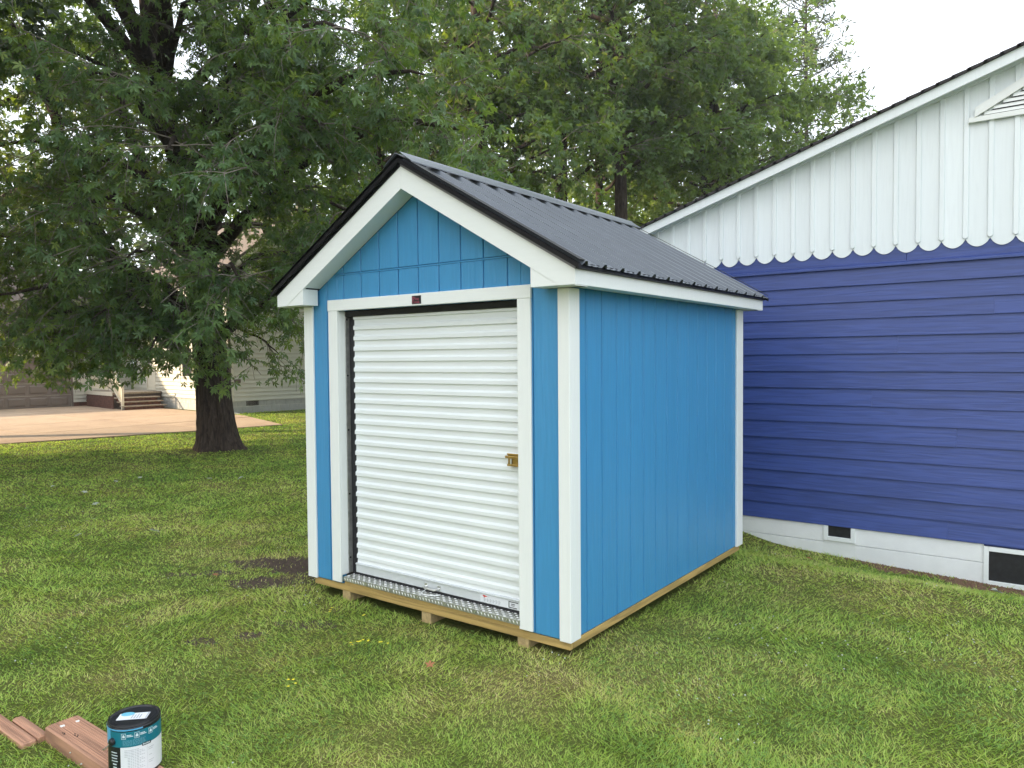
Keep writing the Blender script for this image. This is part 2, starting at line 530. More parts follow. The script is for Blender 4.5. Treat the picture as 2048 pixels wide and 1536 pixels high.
# driveway: slabs cut from the outline of the drive
def clip(poly, a, b):
    out = []
    def side(p): return (b[0] - a[0]) * (p[1] - a[1]) - (b[1] - a[1]) * (p[0] - a[0])
    for i, p in enumerate(poly):
        q = poly[(i + 1) % len(poly)]
        sp, sq = side(p), side(q)
        if sp >= 0: out.append(p)
        if sp * sq < 0:
            t = sp / (sp - sq)
            out.append((p[0] + (q[0] - p[0]) * t, p[1] + (q[1] - p[1]) * t))
    return out
DRIVE = [(-18.6, -9.0), (-15.86, 3.17), (-14.85, 7.67), (-14.4, 10.3), (-19.0, 11.95), (-20.4, 12.05), (-32.0, 13.6), (-32.0, -9.0)]
drive = bpy.data.objects.new('driveway', None); COL.objects.link(drive); drive['kind'] = 'structure'
drive.location = (-22, 5, -0.2); ORG[drive.name] = (-22, 5, -0.2)
MB().prism([(p[0], p[1]) for p in DRIVE], 'z', -0.30, -0.197).build('slab_base', M['mortar'], drive)
rng = random.Random(4)
gx = [-32.0, -28.2, -24.7, -21.3, -18.0, -14.0]
gy = [-9.0, -5.6, -2.2, 1.2, 4.6, 8.2, 14.0]
for i in range(len(gx) - 1):
    for j in range(len(gy) - 1):
        e = 0.016
        p = [(gx[i] + e, gy[j] + e), (gx[i + 1] - e, gy[j] + e), (gx[i + 1] - e, gy[j + 1] - e), (gx[i] + e, gy[j + 1] - e)]
        for k in range(len(DRIVE)):
            if len(p) > 2: p = clip(p, DRIVE[k], DRIVE[(k + 1) % len(DRIVE)])
        if len(p) > 2:
            dz = rng.uniform(-0.004, 0.004)
            MB().prism(p, 'z', -0.26, -0.178 + dz).build('concrete_slab', M['concrete'], drive)

# ------------------------------------------------------------------ the shed
W, L = 2.594, 3.082
SL = 0.5775
shed = thing('blue_shed', 'small sky blue shed with white trim, black metal roof and white roll-up door', 'shed', (1.297, 1.54, -0.165))
RC = 1.297
def zfas(x): return 2.342 + SL * (1.437 - abs(x - RC))           # top edge of the rake boards
def zund(x): return zfas(x) - 0.160                                # their lower edge

# walls behind the boards
b = MB()
b.box(0.03, 0.400, 0.010, 0.05, 0.0, 2.25).box(2.204, 2.565, 0.010, 0.05, 0.0, 2.25)
b.prism([(0.03, 2.25), (2.564, 2.25), (2.564, zund(2.564) + 0.02), (RC, zund(RC) + 0.02), (0.03, zund(0.03) + 0.02)], 'y', 0.010, 0.05)
b.box(0.4005, 2.2035, 0.0102, 0.0498, 2.2, 2.25)
b.build('front_wall', M['blue'], shed)
MB().box(2.53, 2.564, 0.052, 3.05, 0.0, 2.28).build('side_wall', M['blue'], shed)
MB().box(0.03, 0.064, 0.052, 3.05, 0.0, 2.28).build('side_wall', M['blue'], shed)
b = MB(); b.prism([(0.03, 0.0), (2.564, 0.0), (2.564, 2.25), (RC, zund(RC) + .02), (0.03, 2.25)], 'y', 3.052, 3.075)
b.build('rear_wall', M['blue'], shed)
MB().box(0.07, 2.52, 0.06, 3.04, 0.02, 0.035).build('shed_floor', M['deck'], shed)
# front boards
G0, GP = 0.679, 0.2032
def board_front(x0, x1, z0, top):
    """board with sloped or flat top; top is a function of x or a number"""
    f = top if callable(top) else (lambda x: top)
    xs = [x0, x1]
    if x0 < RC < x1: xs = [x0, RC, x1]
    pts = [(x0, z0), (x1, z0)] + [(x, f(x)) for x in reversed(xs)]
    if min(p[1] for p in pts[2:]) <= z0 + 0.002:
        pts = [p for p in pts if p[1] > z0 + 0.002 or p in pts[:2]]
        if len(pts) < 3: return
        xz = [p for p in pts[2:]][0]
        t_ = lambda x: f(x) - z0
        if t_(x0) <= 0.002:
            xs0 = next((x0 + (x1 - x0) * k / 60 for k in range(61) if t_(x0 + (x1 - x0) * k / 60) > 0), None)
            if xs0 is None or x1 - xs0 < 0.02: return
            pts = [(xs0, z0), (x1, z0), (x1, f(x1))]
        else:
            xs1 = next((x1 - (x1 - x0) * k / 60 for k in range(61) if t_(x1 - (x1 - x0) * k / 60) > 0), None)
            if xs1 is None or xs1 - x0 < 0.02: return
            pts = [(x0, z0), (xs1, z0), (x0, f(x0))]
    c = 0.0035
    b = MB()
    b.prism(pts, 'y', 0.002, 0.0105)
    ins = []
    cx = (x0 + x1) / 2
    for (x, z) in pts:
        ins.append((x + (c if x < cx - 1e-6 else (-c if x > cx + 1e-6 else 0)), z + (c if z < z0 + 1e-6 else -c)))
    n = len(pts)
    V = [(x, 0.002, z) for x, z in pts] + [(x, -0.0015, z) for x, z in ins]
    b.poly(V, [tuple(range(n, 2 * n))] + [(i, (i + 1) % n, n + (i + 1) % n, n + i) for i in range(n)])
    b.build('siding_board', M['blue'], shed)
gr = [G0 + GP * i for i in range(-3, 10)]
gap = 0.0045
zseam = 2.478
edges = [0.03] + [g for g in gr if 0.06 < g < 2.53] + [2.564]
for a, c_ in zip(edges[:-1], edges[1:]):
    x0, x1 = a + gap, c_ - gap
    board_front(x0, x1, zseam + 0.012, lambda x: zund(x) + 0.01)
    lo = 0.006 if (x1 < 0.40 or x0 > 2.21) else 2.22
    if x0 < 0.35 and x1 > 0.35:
        board_front(x0, 0.40, 0.006, zseam - 0.002)
        board_front(0.4005, x1, 2.22, zseam - 0.002) if x1 > 0.42 else None
    elif x0 < 2.25 < x1:
        board_front(x0, 2.2095, 2.22, zseam - 0.002)
        board_front(2.21, x1, 0.006, zseam - 0.002)
    else:
        def lt(x): return min(zseam - 0.002, zund(x) + 0.01)
        board_front(x0, x1, lo, lt)
MB().box(0.35, 2.24, -0.0035, 0.0095, zseam - 0.001, zseam + 0.008).build('drip_flashing', M['blue'], shed)
# side boards
h0 = 0.2174
ys = [0.03] + [h0 + GP * j for j in range(0, 14) if h0 + GP * j < 3.0] + [3.06]
for y0, y1 in zip(ys[:-1], ys[1:]):
    y0 += gap; y1 -= gap
    for X, sgn in ((2.566, 1), (0.028, -1)):
        c = 0.0035
        b = MB()
        xa, xb = X - sgn * 0.002, X + sgn * 0.006
        V = [(xa, y0, 0.006), (xa, y1, 0.006), (xa, y1, 2.262), (xa, y0, 2.262), (xb, y0 + c, 0.009), (xb, y1 - c, 0.009), (xb, y1 - c, 2.26), (xb, y0 + c, 2.26)]
        b.poly(V, [(4, 5, 6, 7), (0, 1, 5, 4), (1, 2, 6, 5), (2, 3, 7, 6), (3, 0, 4, 7), (0, 3, 2, 1)])
        b.build('siding_board', M['blue'], shed)
# corner trims
for (x0, x1, y0, y1) in ((2.507, 2.594, -0.020, -0.002), (2.5725, 2.594, -0.0015, 0.105), (0.0, 0.112, -0.020, -0.002), (0.0, 0.0215, -0.0015, 0.105),
                         (2.5725, 2.594, 2.935, 3.084), (0.0, 0.0215, 2.935, 3.084)):
    MB().box(x0, x1, y0, y1, 0.0, 2.2475, 0.003).build('corner_trim', M['white'], shed)
# door surround
MB().box(0.307, 0.414, -0.020, -0.002, 0.014, 2.1975, 0.003).build('door_casing', M['white'], shed)
MB().box(2.190, 2.297, -0.020, -0.002, 0.012, 2.1975, 0.003).build('door_casing', M['white'], shed)
MB().box(0.303, 2.301, -0.023, -0.002, 2.198, 2.285, 0.003).build('door_head_trim', M['white_x'], shed)
for x0, x1 in ((0.402, 0.4145), (2.1895, 2.202)):
    MB().box(x0, x1, -0.0015, 0.062, 0.072, 2.197, 0.002).build('door_jamb', M['white'], shed)
# galvanised guides with bolts, black seals
for sgn, x in ((1, 0.404), (-1, 2.2)):
    b = MB().box(x, x + sgn * 0.013, 0.0625, 0.112, 0.072, 2.195, 0.0015)
    gd = b.build('door_guide', M['galv'], shed)
    for z in (0.2, 0.72, 1.24, 1.68, 2.13):
        MB().tube([(x + sgn * 0.013, 0.078, z), (x + sgn * 0.019, 0.078, z)], 0.007, 8).build('bolt', M['black'], gd)
    MB().box(x + sgn * 0.013, x + sgn * 0.105, 0.104, 0.122, 0.072, 2.195).build('brush_seal', M['rubber'], shed)
b = MB()
for i in range(24):                                             # header seal, slightly wavy
    x0 = 0.417 + i * (1.77 / 24); x1 = x0 + 1.77 / 24
    y = lambda x: 0.068 + 0.004 * math.sin(x * 9) + 0.003 * math.sin(x * 23)
    b.poly([(x0, y(x0), 2.200), (x1, y(x1), 2.200), (x1, y(x1) - .006, 2.158), (x0, y(x0) - .006, 2.158), (x0, y(x0) + .008, 2.150), (x1, y(x1) + .008, 2.150)],
           [(0, 1, 2, 3), (3, 2, 5, 4)])
b.build('header_seal', M['rubber'], shed, smooth=True)
# roll-up curtain
cur = MB()
PI_, A = 0.0838, 0.0085
prof = []
zt, zb = 2.185, 0.165
z = 2.048
pts = []
zz = 2.048 + PI_ * 2
while zz > zb - 0.02:
    # going down: bulged flat, sharp underside, recessed flat, slope that faces up
    pts += [(zz + 0.0, 0.0), (zz - 0.005, 1.0), (zz - 0.044, 1.0), (zz - 0.057, 0.05), (zz - 0.060, 0.0)]
    zz -= PI_
pts = [(z_, d) for z_, d in pts if zb <= z_ <= 2.18]
pts = [(2.18, 0)] + pts + [(zb, 0.4)]
X0, X1 = 0.484, 2.125
rows = []
NX = 10
for (z_, d) in pts:
    rows.append([(X0 + (X1 - X0) * i / NX + (0.0025 * (1 if d < .5 else -1) if i == 0 else 0), 0.085 + 0.017 * d + 0.0012 * math.sin(i * 1.9 + z_ * 3), z_) for i in range(NX + 1)])
V = [p for r in rows for p in r]
F = []
for i in range(len(rows) - 1):
    for j in range(NX):
        a = i * (NX + 1) + j
        F.append((a, a + 1, a + NX + 2, a + NX + 1))
cur.poly(V, F)
door = cur.build('roll_up_door', M['door'], shed)
bb = MB().box(0.484, 2.125, 0.078, 0.098, 0.090, 0.152, 0.002).box(0.484, 2.125, 0.070, 0.098, 0.1525, 0.166, 0.003).build('bottom_bar', M['alu'], door)
bb.data.materials[0] = simple('grey_white_bar', (0.62, 0.65, 0.67), 0.3, 0.15, 0.03)
MB().box(0.46, 2.14, 0.076, 0.10, 0.070, 0.0895).build('bottom_seal', M['rubber'], door)
b = MB()
b.tube([(1.262, 0.074, 0.113), (1.262, 0.045, 0.113), (1.285, 0.040, 0.108), (1.365, 0.040, 0.106), (1.388, 0.045, 0.111), (1.388, 0.074, 0.113)], 0.007, 8)
b.box(1.246, 1.278, 0.072, 0.078, 0.098, 0.135, 0.001).box(1.372, 1.404, 0.072, 0.078, 0.098, 0.135, 0.001)
b.build('pull_handle', M['alu'], door, smooth=False)
# brass slide latch
b = MB().box(2.050, 2.135, 0.055, 0.082, 1.082, 1.162, 0.002)
b.build('latch', M['brass'], door)
lt = bpy.data.objects['latch']
MB().box(2.036, 2.150, 0.038, 0.0545, 1.134, 1.150, 0.003).build('slide_bolt', M['brass'], lt)
MB().box(2.046, 2.150, 0.047, 0.0545, 1.154, 1.166, 0.002).build('keeper', M['brass'], lt)
MB().box(2.048, 2.150, 0.045, 0.0545, 1.080, 1.094, 0.003).build('keeper', M['brass'], lt)
MB().tube([(2.083, 0.046, 1.096), (2.083, 0.046, 1.132)], 0.007, 8).build('pin', M['alu'], lt)
# bar label: red mark, small printing, framed sticker
lb = MB().box(1.78, 2.118, 0.0765, 0.0775, 0.096, 0.148).build('maker_label', M['can_white'], door)
b = MB()
b.prism([(1.800, 0.143), (1.812, 0.1465), (1.838, 0.141), (1.846, 0.142), (1.832, 0.134), (1.824, 0.136), (1.815, 0.126), (1.811, 0.135)], 'y', 0.0755, 0.0763)
b.build('red_mark', M['red'], lb)
b = MB()
for k in range(4):
    for q in range(6):
        x = 1.812 + q * 0.026
        b.box(x, x + 0.012 + 0.008 * ((q * 3 + k) % 3) / 2, 0.0755, 0.0762, 0.104 + 0.0065 * k, 0.1068 + 0.0065 * k)
b.box(1.846, 1.858, 0.0755, 0.0762, 0.138, 0.1405)
b.build('fine_print', M['ink_grey'], lb)
b = MB().box(2.030, 2.036, 0.0755, 0.0763, 0.100, 0.144).box(2.0365, 2.112, 0.0755, 0.0763, 0.139, 0.144).box(2.0365, 2.100, 0.0755, 0.0763, 0.100, 0.105).box(2.052, 2.085, 0.0755, 0.0763, 0.124, 0.129).box(2.052, 2.080, 0.0755, 0.0763, 0.114, 0.118)
b.build('sticker_frame', M['can_black'], lb)
# white pull rope lying on the threshold
b = MB()
b.tube([(1.268, 0.066, 0.094), (1.262, 0.03, 0.078), (1.275, 0.004, 0.0765), (1.31, -0.004, 0.0765), (1.36, 0.008, 0.0765), (1.40, 0.03, 0.0765), (1.42, 0.055, 0.079)], 0.0045, 6)
b.build('pull_rope', M['rope'], door, smooth=True)
# threshold plate with raised treads
tp = MB().box(0.449, 2.197, -0.024, 0.125, 0.066, 0.0705, 0.001)
tp.box(0.449, 2.197, -0.0265, -0.0235, 0.036, 0.0700, 0.001)
M['plate'] = simple('dull_diamond_plate', (0.42, 0.43, 0.38), 0.42, 0.75, 0.12, 15)
tpo = tp.build('threshold_plate', M['plate'], shed)
b = MB()
rng = random.Random(2)
def tread(b, c, d, n, ln, w, h):
    c, d, n = Vector(c), Vector(d).normalized(), Vector(n)
    s_ = d.cross(n)
    P = [c - d * ln, c + s_ * w, c + d * ln, c - s_ * w]
    T = [c - d * ln * .6 + n * h, c + s_ * w * .4 + n * h, c + d * ln * .6 + n * h, c - s_ * w * .4 + n * h]
    b.poly(P + T, [(4, 5, 6, 7), (0, 1, 5, 4), (1, 2, 6, 5), (2, 3, 7, 6), (3, 0, 4, 7)])
x = 0.47
k = 0
while x < 2.19:
    tread(b, (x, -0.0264, 0.053), (0.55 if k % 9 != 8 else -0.55, 0, -1.0), (0, -1, 0), 0.013, 0.0042, 0.0026)
    x += 0.0305; k += 1
for i in range(58):
    for j in range(5):
        xx = 0.462 + i * 0.0302; yy = -0.012 + j * 0.029
        d = (1, 0.5, 0) if (i + j) % 2 else (1, -0.5, 0)
        tread(b, (xx, yy, 0.0704), d, (0, 0, 1), 0.013, 0.0042, 0.0024)
tr = b.build('raised_treads', M['alu'], tpo, kind='stuff')
# rim beams and skids
MB().box(0.06, 2.572, 0.004, 0.045, -0.055, -0.002, 0.002).build('rim_beam', M['pine'], shed)
MB().box(0.43, 2.205, 0.0035, 0.045, -0.0015, 0.0355, 0.001).build('floor_edge', M['pine'], shed)
MB().box(2.530, 2.573, 0.0455, 3.05, -0.053, -0.002, 0.002).build('rim_beam', M['pine_y'], shed)
MB().box(0.06, 0.10, 0.0455, 3.05, -0.053, -0.002, 0.002).build('rim_beam', M['pine_y'], shed)
MB().box(0.101, 2.529, 3.01, 3.05, -0.053, -0.002, 0.002).build('rim_beam', M['pine'], shed)
for x0 in (0.392, 1.268, 2.150):
    MB().box(x0, x0 + 0.092, 0.012, 3.04, -0.22, -0.0555, 0.003).build('skid', [M['pine_end']], shed)
# rake boards, return boxes, soffits, eave boards
for side in (-1, 1):
    xe = RC + side * 1.437
    pts = [(RC + side * 0.0005, zfas(RC)), (xe, zfas(xe)), (xe, 2.247), (RC + side * (1.437 - (2.247 - (2.342 - 0.16)) / SL), 2.247), (RC + side * 0.0005, zund(RC))]
    for (ya, yb) in ((-0.172, -0.150), (3.20, 3.222)):
        MB().prism(pts, 'y', ya, yb).build('rake_board', M['white_x'], shed)
    xi = RC + side * 1.110
    box = [(xe - side * 0.002, 2.249), (xi, 2.249), (xi, zund(xi) - 0.004), (RC + side * 1.326, 2.251 + 0.0)]
    for (ya, yb) in ((-0.169, -0.0225), (3.085, 3.199)):
        MB().prism([(xe - side * 0.003, 2.2485), (xi, 2.2485), (xi, zund(xi) + 0.004), (xe - side * 0.003, zund(xe) + 0.06)], 'y', ya, yb).build('return_box', M['white_x'], shed)
    # soffit under the overhang, inside the rake board
    xo = RC + side * 1.105
    for (ya, yb) in ((-0.1495, -0.003), (3.077, 3.1995)):
        MB().prism([(RC, zund(RC) + 0.012), (xo, zund(xo) + 0.012), (xo, zund(xo) + 0.03), (RC, zund(RC) + 0.03)], 'y', ya, yb).build('soffit', M['white_x'], shed)
    xw = RC + side * 1.277
    a, c_ = sorted((xe, xe - side * 0.020))
    MB().box(a, c_, -0.1495, 3.1995, 2.247, 2.340, 0.002).build('eave_board', M['white'], shed)
    a, c_ = sorted((xw + side * 0.02, xe - side * 0.0205))
    MB().box(a, c_, -0.02, 3.08, 2.253, 2.262).build('soffit', M['white'], shed)

# metal roof
def zroof(x): return 2.385 + SL * (1.437 - abs(x - RC))
ux = 1 / math.sqrt(1 + SL * SL); uz = SL / math.sqrt(1 + SL * SL)
YR0, YR1 = -0.185, 3.245
def rib_profile(y0, y1):
    out = []
    k0 = 0.101 - 0.229 * 3
    for k in range(20):
        c = k0 + 0.229 * k
        for dy, h in ((-0.030, 0), (-0.012, 0.026), (0.012, 0.026), (0.030, 0), (0.066, 0), (0.072, 0.0035), (0.084, 0.0035), (0.090, 0), (0.139, 0), (0.145, 0.0035), (0.157, 0.0035), (0.163, 0)):
            out.append((c + dy, h))
    prof = [(y, h) for y, h in out if y0 < y < y1]
    def hat(y):
        for (ya, ha), (yb, hb) in zip(out[:-1], out[1:]):
            if ya <= y <= yb: return ha + (hb - ha) * (y - ya) / (yb - ya)
        return 0
    return [(y0, hat(y0))] + prof + [(y1, hat(y1))]
for side in (-1, 1):
    cuts = [YR0, 0.56, 1.478, 2.404, YR1]
    nrm = Vector((side * uz, 0, ux))
    for ya, yb in zip(cuts[:-1], cuts[1:]):
        pr = rib_profile(ya + 0.0005, yb - 0.0005)
        top = Vector((RC + side * 0.012, 0, zroof(RC + side * 0.012)))
        bot = Vector((RC + side * 1.480, 0, zroof(RC + side * 1.480)))
        V, F = [], []
        for (y, h) in pr:
            for base in (top, bot):
                V.append(tuple(base + Vector((0, y, 0)) + nrm * h))
                V.append(tuple(base + Vector((0, y, 0)) + nrm * (h - 0.0025)))
        for i in range(len(pr) - 1):
            a, d = 4 * i, 4 * i + 4
            F += [(a, a + 2, d + 2, d), (a + 1, d + 1, d + 3, a + 3), (a, d, d + 1, a + 1), (a + 2, a + 3, d + 3, d + 2)]
        F += [(0, 1, 3, 2), (len(V) - 4, len(V) - 2, len(V) - 1, len(V) - 3)]
        MB().poly(V, F).build('roof_panel', M['roof'], shed)
    # ridge cap flange, rake trims, eave trim
    V, F = [], []
    def off(x, h): return (x + side * uz * h, zroof(x) + ux * h)
    pr = [off(RC + side * 0.0, 0.052), off(RC + side * 0.02, 0.047), off(RC + side * 0.115, 0.038), off(RC + side * 0.120, 0.031), off(RC + side * 0.115, 0.0345), off(RC + side * 0.02, 0.043), off(RC, 0.048)]
    MB().prism(pr, 'y', -0.205, 3.255).build('ridge_cap', M['roof'], shed)
    for ya, yb in ((-0.206, -0.1735), (3.2235, 3.256)):
        xs_ = (RC + side * 0.0005, RC + side * 1.482)
        pr = [(xs_[0], zroof(xs_[0]) - 0.026), (xs_[1], zroof(xs_[1]) - 0.026), (xs_[1], zroof(xs_[1]) + 0.004), (xs_[0], zroof(xs_[0]) + 0.004)]
        rt_ = MB().prism(pr, 'y', ya, yb).build('rake_trim', M['black'], shed)
        pr = [(xs_[0], zroof(xs_[0]) + 0.0275), (xs_[1], zroof(xs_[1]) + 0.0275), (xs_[1], zroof(xs_[1]) + 0.032), (xs_[0], zroof(xs_[0]) + 0.032)]
        MB().prism(pr, 'y', ya + 0.004, yb + (0.045 if ya < 0 else -0.004)).build('trim_fold', M['black'], rt_)
        if ya < 0:
            pr = [(xs_[0], zfas(xs_[0]) - 0.004), (xs_[1] - side * .04, zfas(xs_[1] - side * .04) - 0.004), (xs_[1] - side * .04, zfas(xs_[1] - side * .04) + 0.0125), (xs_[0], zfas(xs_[0]) + 0.0125)]
            MB().prism(pr, 'y', -0.179, -0.1725).build('drip_edge', simple('grey_drip_edge', (0.23, 0.23, 0.245), 0.4, 0.2) if side > 0 else M['black'], rt_)
    xa, xb = sorted((RC + side * 1.430, RC + side * 1.462))
    MB().box(xa, xb, -0.17, 3.22, 2.3405, 2.376).build('eave_trim', M['black'], shed)
    MB().prism([(RC + side * 0.01, zroof(RC) - 0.02), (RC + side * 1.43, zroof(RC + side * 1.43) - 0.014), (RC + side * 1.43, zroof(RC + side * 1.43) - 0.006), (RC + side * 0.01, zroof(RC) - 0.012)], 'y', -0.170, 3.20).build('roof_deck', M['black'], shed)
# maker's plate above the door
pl = MB().box(1.246, 1.338, -0.0255, -0.0233, 2.209, 2.269, 0.0008).build('maker_plate', M['can_black'], shed)
def text_mesh(name, body, size, loc, rot, mat, parent, ext=0.0003):
    cu = bpy.data.curves.new(name, 'FONT')
    cu.body = body; cu.size = size; cu.extrude = ext; cu.resolution_u = 3
    tmp = bpy.data.objects.new(name + '_tmp', cu)
    COL.objects.link(tmp)
    bpy.context.view_layer.update()
    me = bpy.data.meshes.new_from_object(tmp)
    bpy.data.objects.remove(tmp); bpy.data.curves.remove(cu)
    me.transform(Matrix.Translation(loc) @ Matrix.Rotation(rot[2], 4, 'Z') @ Matrix.Rotation(rot[0], 4, 'X'))
    o_ = ORG.get(parent.name, (0, 0, 0))
    me.transform(Matrix.Translation((-o_[0], -o_[1], -o_[2])))
    me.materials.clear(); me.materials.append(mat)
    ob = bpy.data.objects.new(name, me); COL.objects.link(ob); ob.parent = parent; ORG[ob.name] = o_
    return ob
text_mesh('plate_lettering', 'P', 0.052, (1.2505, -0.0262, 2.226), (rad(90), 0, 0), M['plate_red'], pl)
text_mesh('plate_lettering', 'ine', 0.030, (1.281, -0.0262, 2.236), (rad(90), 0, 0), M['plate_red'], pl)
text_mesh('plate_lettering', 'Creek', 0.028, (1.252, -0.0265, 2.2135), (rad(90), 0, 0), M['plate_red'], pl)

# ------------------------------------------------------------------ the blue and white house
HY = 4.58
house = thing('blue_house', 'long house with indigo clapboards below a white scalloped board gable', 'house', (5.35, 8.0, -0.4))
HX0, HX1, HR = -0.25, 10.95, 5.35
HS = 0.3215
def zfz(x): return 4.384 + HS * (min(x, 2 * HR - x) - 4.263)      # lower edge of frieze
MB().box(HX0 + 0.02, HX1 - 0.02, HY + 0.036, 12.0, -0.7, 2.60).build('house_body', M['indigo'], house)
b = MB().prism([(HX0 + 0.02, 2.601), (HX1 - 0.02, 2.601), (HX1 - 0.02, zfz(HX1)), (HR, zfz(HR)), (HX0 + .02, zfz(HX0))], 'y', HY + 0.036, 12.0)
b.build('gable_body', M['white_house'], house)
# foundation with joints
vx = [(2.965, 3.285, -0.205, -0.046), (4.452, 5.25, -0.440, -0.062)]
xs_ = [HX0, vx[0][0], vx[0][1], vx[1][0], vx[1][1], HX1]
for i, (x0, x1) in enumerate(zip(xs_[:-1], xs_[1:])):
    if i == 1:
        MB().box(x0, x1, HY + 0.010, HY + 0.035, -0.70, vx[0][2] - .001).build('foundation_block', M['found'], house); continue
    if i == 3:
        MB().box(x0, x1, HY + 0.010, HY + 0.035, -0.80, vx[1][2] - .001).build('foundation_block', M['found'], house); continue
    MB().box(x0, x1, HY + 0.010, HY + 0.035, -0.227, -0.046, 0.003).build('foundation_block', M['found'], house)
    MB().box(x0, x1, HY + 0.010, HY + 0.035, -0.80, -0.232, 0.003).build('foundation_block', M['found'], house)
for (x0, x1, z0, z1), lab in zip(vx, (None, None)):
    t = 0.043
    v_ = MB().box(x0, x1, HY + 0.020, HY + 0.034, z0, z1).build('crawl_vent', M['dark'], house)
    b = MB().box(x0, x0 + t, HY - 0.012, HY + 0.018, z0, z1, .002).box(x1 - t, x1, HY - 0.012, HY + 0.018, z0, z1, .002)
    b.box(x0 + t + .0005, x1 - t - .0005, HY - 0.012, HY + 0.018, z0, z0 + t, .002)
    if z0 < -0.3: b.box(x0 + t + .0005, x1 - t - .0005, HY - 0.012, HY + 0.018, z1 - t, z1, .002)
    b.build('vent_frame', M['white_x'], v_)
# clapboards
rows = [2.73, 2.547, 2.371, 2.198, 2.012, 1.826, 1.640, 1.455, 1.268, 1.080, 0.892, 0.702, 0.516, 0.330, 0.143, -0.043]
rng = random.Random(11)
joint = {1.268: [3.44], 0.892: [4.214], -0.043: [4.147], 1.826: [3.68], 2.198: [4.513]}
for k in range(1, len(rows)):
    z0, z1 = rows[k], rows[k - 1]
    j = joint.get(z0, [])
    cut = sorted([HX0] + j + [q + rng.uniform(-.3, .3) for q in (0.9, 6.3, 8.7)] + [HX1])
    for x0, x1 in zip(cut[:-1], cut[1:]):
        dz = rng.uniform(-0.003, 0.003); dy = rng.uniform(-0.002, 0.002)
        b = MB()
        x0 += 0.0005; x1 -= 0.0005
        yb = HY - 0.016 + dy
        p = [(yb + 0.001, z0 + dz), (yb, z0 + dz + 0.003), (HY + 0.003 + dy, z1 + 0.012), (HY + 0.034, z1 + 0.012), (HY + 0.034, z0 + dz + 0.016), (HY + 0.012, z0 + dz)]
        b.prism(p, 'x', x0, x1).build('clapboard', M['indigo'], house)
MB().prism([(HY - 0.034, 2.728), (HY - 0.034, 2.755), (HY - 0.004, 2.768), (HY + 0.03, 2.768), (HY + 0.03, 2.746), (HY - 0.024, 2.746), (HY - 0.026, 2.728)], 'x', HX0, HX1).build('drip_ledge', M['indigo'], house)
for x0, x1 in ((HX0, 3.752), (3.7545, HX1)):
    MB().box(x0, x1, HY - 0.002, HY + 0.034, 2.7685, 3.02, .002).build('top_board', M['indigo'], house)
# white scalloped boards and battens
BP, B0 = 0.2048, 1.604
ks = [k for k in range(-9, 46) if HX0 < B0 + BP * k and B0 + BP * (k + 1) < HX1]
for k in ks:
    xa, xb = B0 + BP * k + 0.001, B0 + BP * (k + 1) - 0.001
    xc = (xa + xb) / 2
    top = lambda x: zfz(x) + 0.02
    pts = [(xa + (xb - xa) * i / 10, 2.928 - 0.076 * math.sqrt(max(0, 1 - ((i - 5) / 5.0) ** 2)) * (0.35 + 0.65 * math.sqrt(max(0, 1 - ((i - 5) / 5.0) ** 2)))) for i in range(11)]
    if min(top(xa), top(xb)) < 2.95: continue
    pts += [(xb, top(xb)), (xa, top(xa))]
    dy = rng.uniform(-0.002, 0.002); dzb = rng.uniform(-0.004, 0.004)
    pts = [(x, z + dzb if z < 2.95 else z) for x, z in pts]
    MB().prism(pts, 'y', HY - 0.014 + dy, HY - 0.0028).build('gable_board', M['white_house'], house)
for k in ks + [ks[-1] + 1]:
    xc = B0 + BP * k
    w = 0.024
    if zfz(xc) < 3.0: continue
    pts = [(xc - w, 2.955), (xc - w * .7, 2.942), (xc, 2.936), (xc + w * .7, 2.942), (xc + w, 2.955), (xc + w, zfz(xc + w) + .015), (xc - w, zfz(xc - w) + .015)]
    b = MB().prism(pts, 'y', HY - 0.026, HY - 0.0165)
    ins = [(x + (0.006 if x < xc else (-0.006 if x > xc else 0)), z) for x, z in pts]
    n = len(pts)
    b.poly([(x, HY - 0.0262, z) for x, z in pts] + [(x, HY - 0.033, z) for x, z in ins], [tuple(range(n, 2 * n))] + [(i, (i + 1) % n, n + (i + 1) % n, n + i) for i in range(n)])
    b.build('batten', M['white_house'], house)
# rake: frieze, soffit, fascia, shingles
for side in (-1, 1):
    xe = HX0 - 0.35 if side < 0 else HX1 + 0.35
    def fz(x): return zfz(x)
    P = lambda d0, d1: [(HR, zfz(HR) + d0), (xe, zfz(xe) + d0), (xe, zfz(xe) + d1), (HR, zfz(HR) + d1)]
    MB().prism(P(0.0, 0.052), 'y', HY - 0.040, HY + 0.036).build('frieze_board', M['white_house'], house)
    MB().prism(P(0.053, 0.062), 'y', 4.40, HY + 0.036).build('rake_soffit', M['white_house'], house)
    MB().prism(P(-0.012, 0.088), 'y', 4.375, 4.399).build('fascia_board', M['white_house'], house)
    # stepped shingle courses along the rake
    xs2 = np.arange(HR, xe + side * 0.01, side * 0.14)
    dx = abs(xe - HR)
    n_ = 46
    for q in range(n_):
        a = HR + side * dx * q / n_; c2 = HR + side * dx * (q + 1) / n_
        lift = 0.003
        b = MB().prism([(a, zfz(a) + 0.089), (c2 + side * 0.03, zfz(c2 + side * 0.03) + 0.089 + 0.0), (c2 + side * 0.03, zfz(c2 + side * .03) + 0.118 + lift), (a, zfz(a) + 0.112)], 'y', 4.345, 12.4)
        b.build('shingle_course', M['shingle'], house)
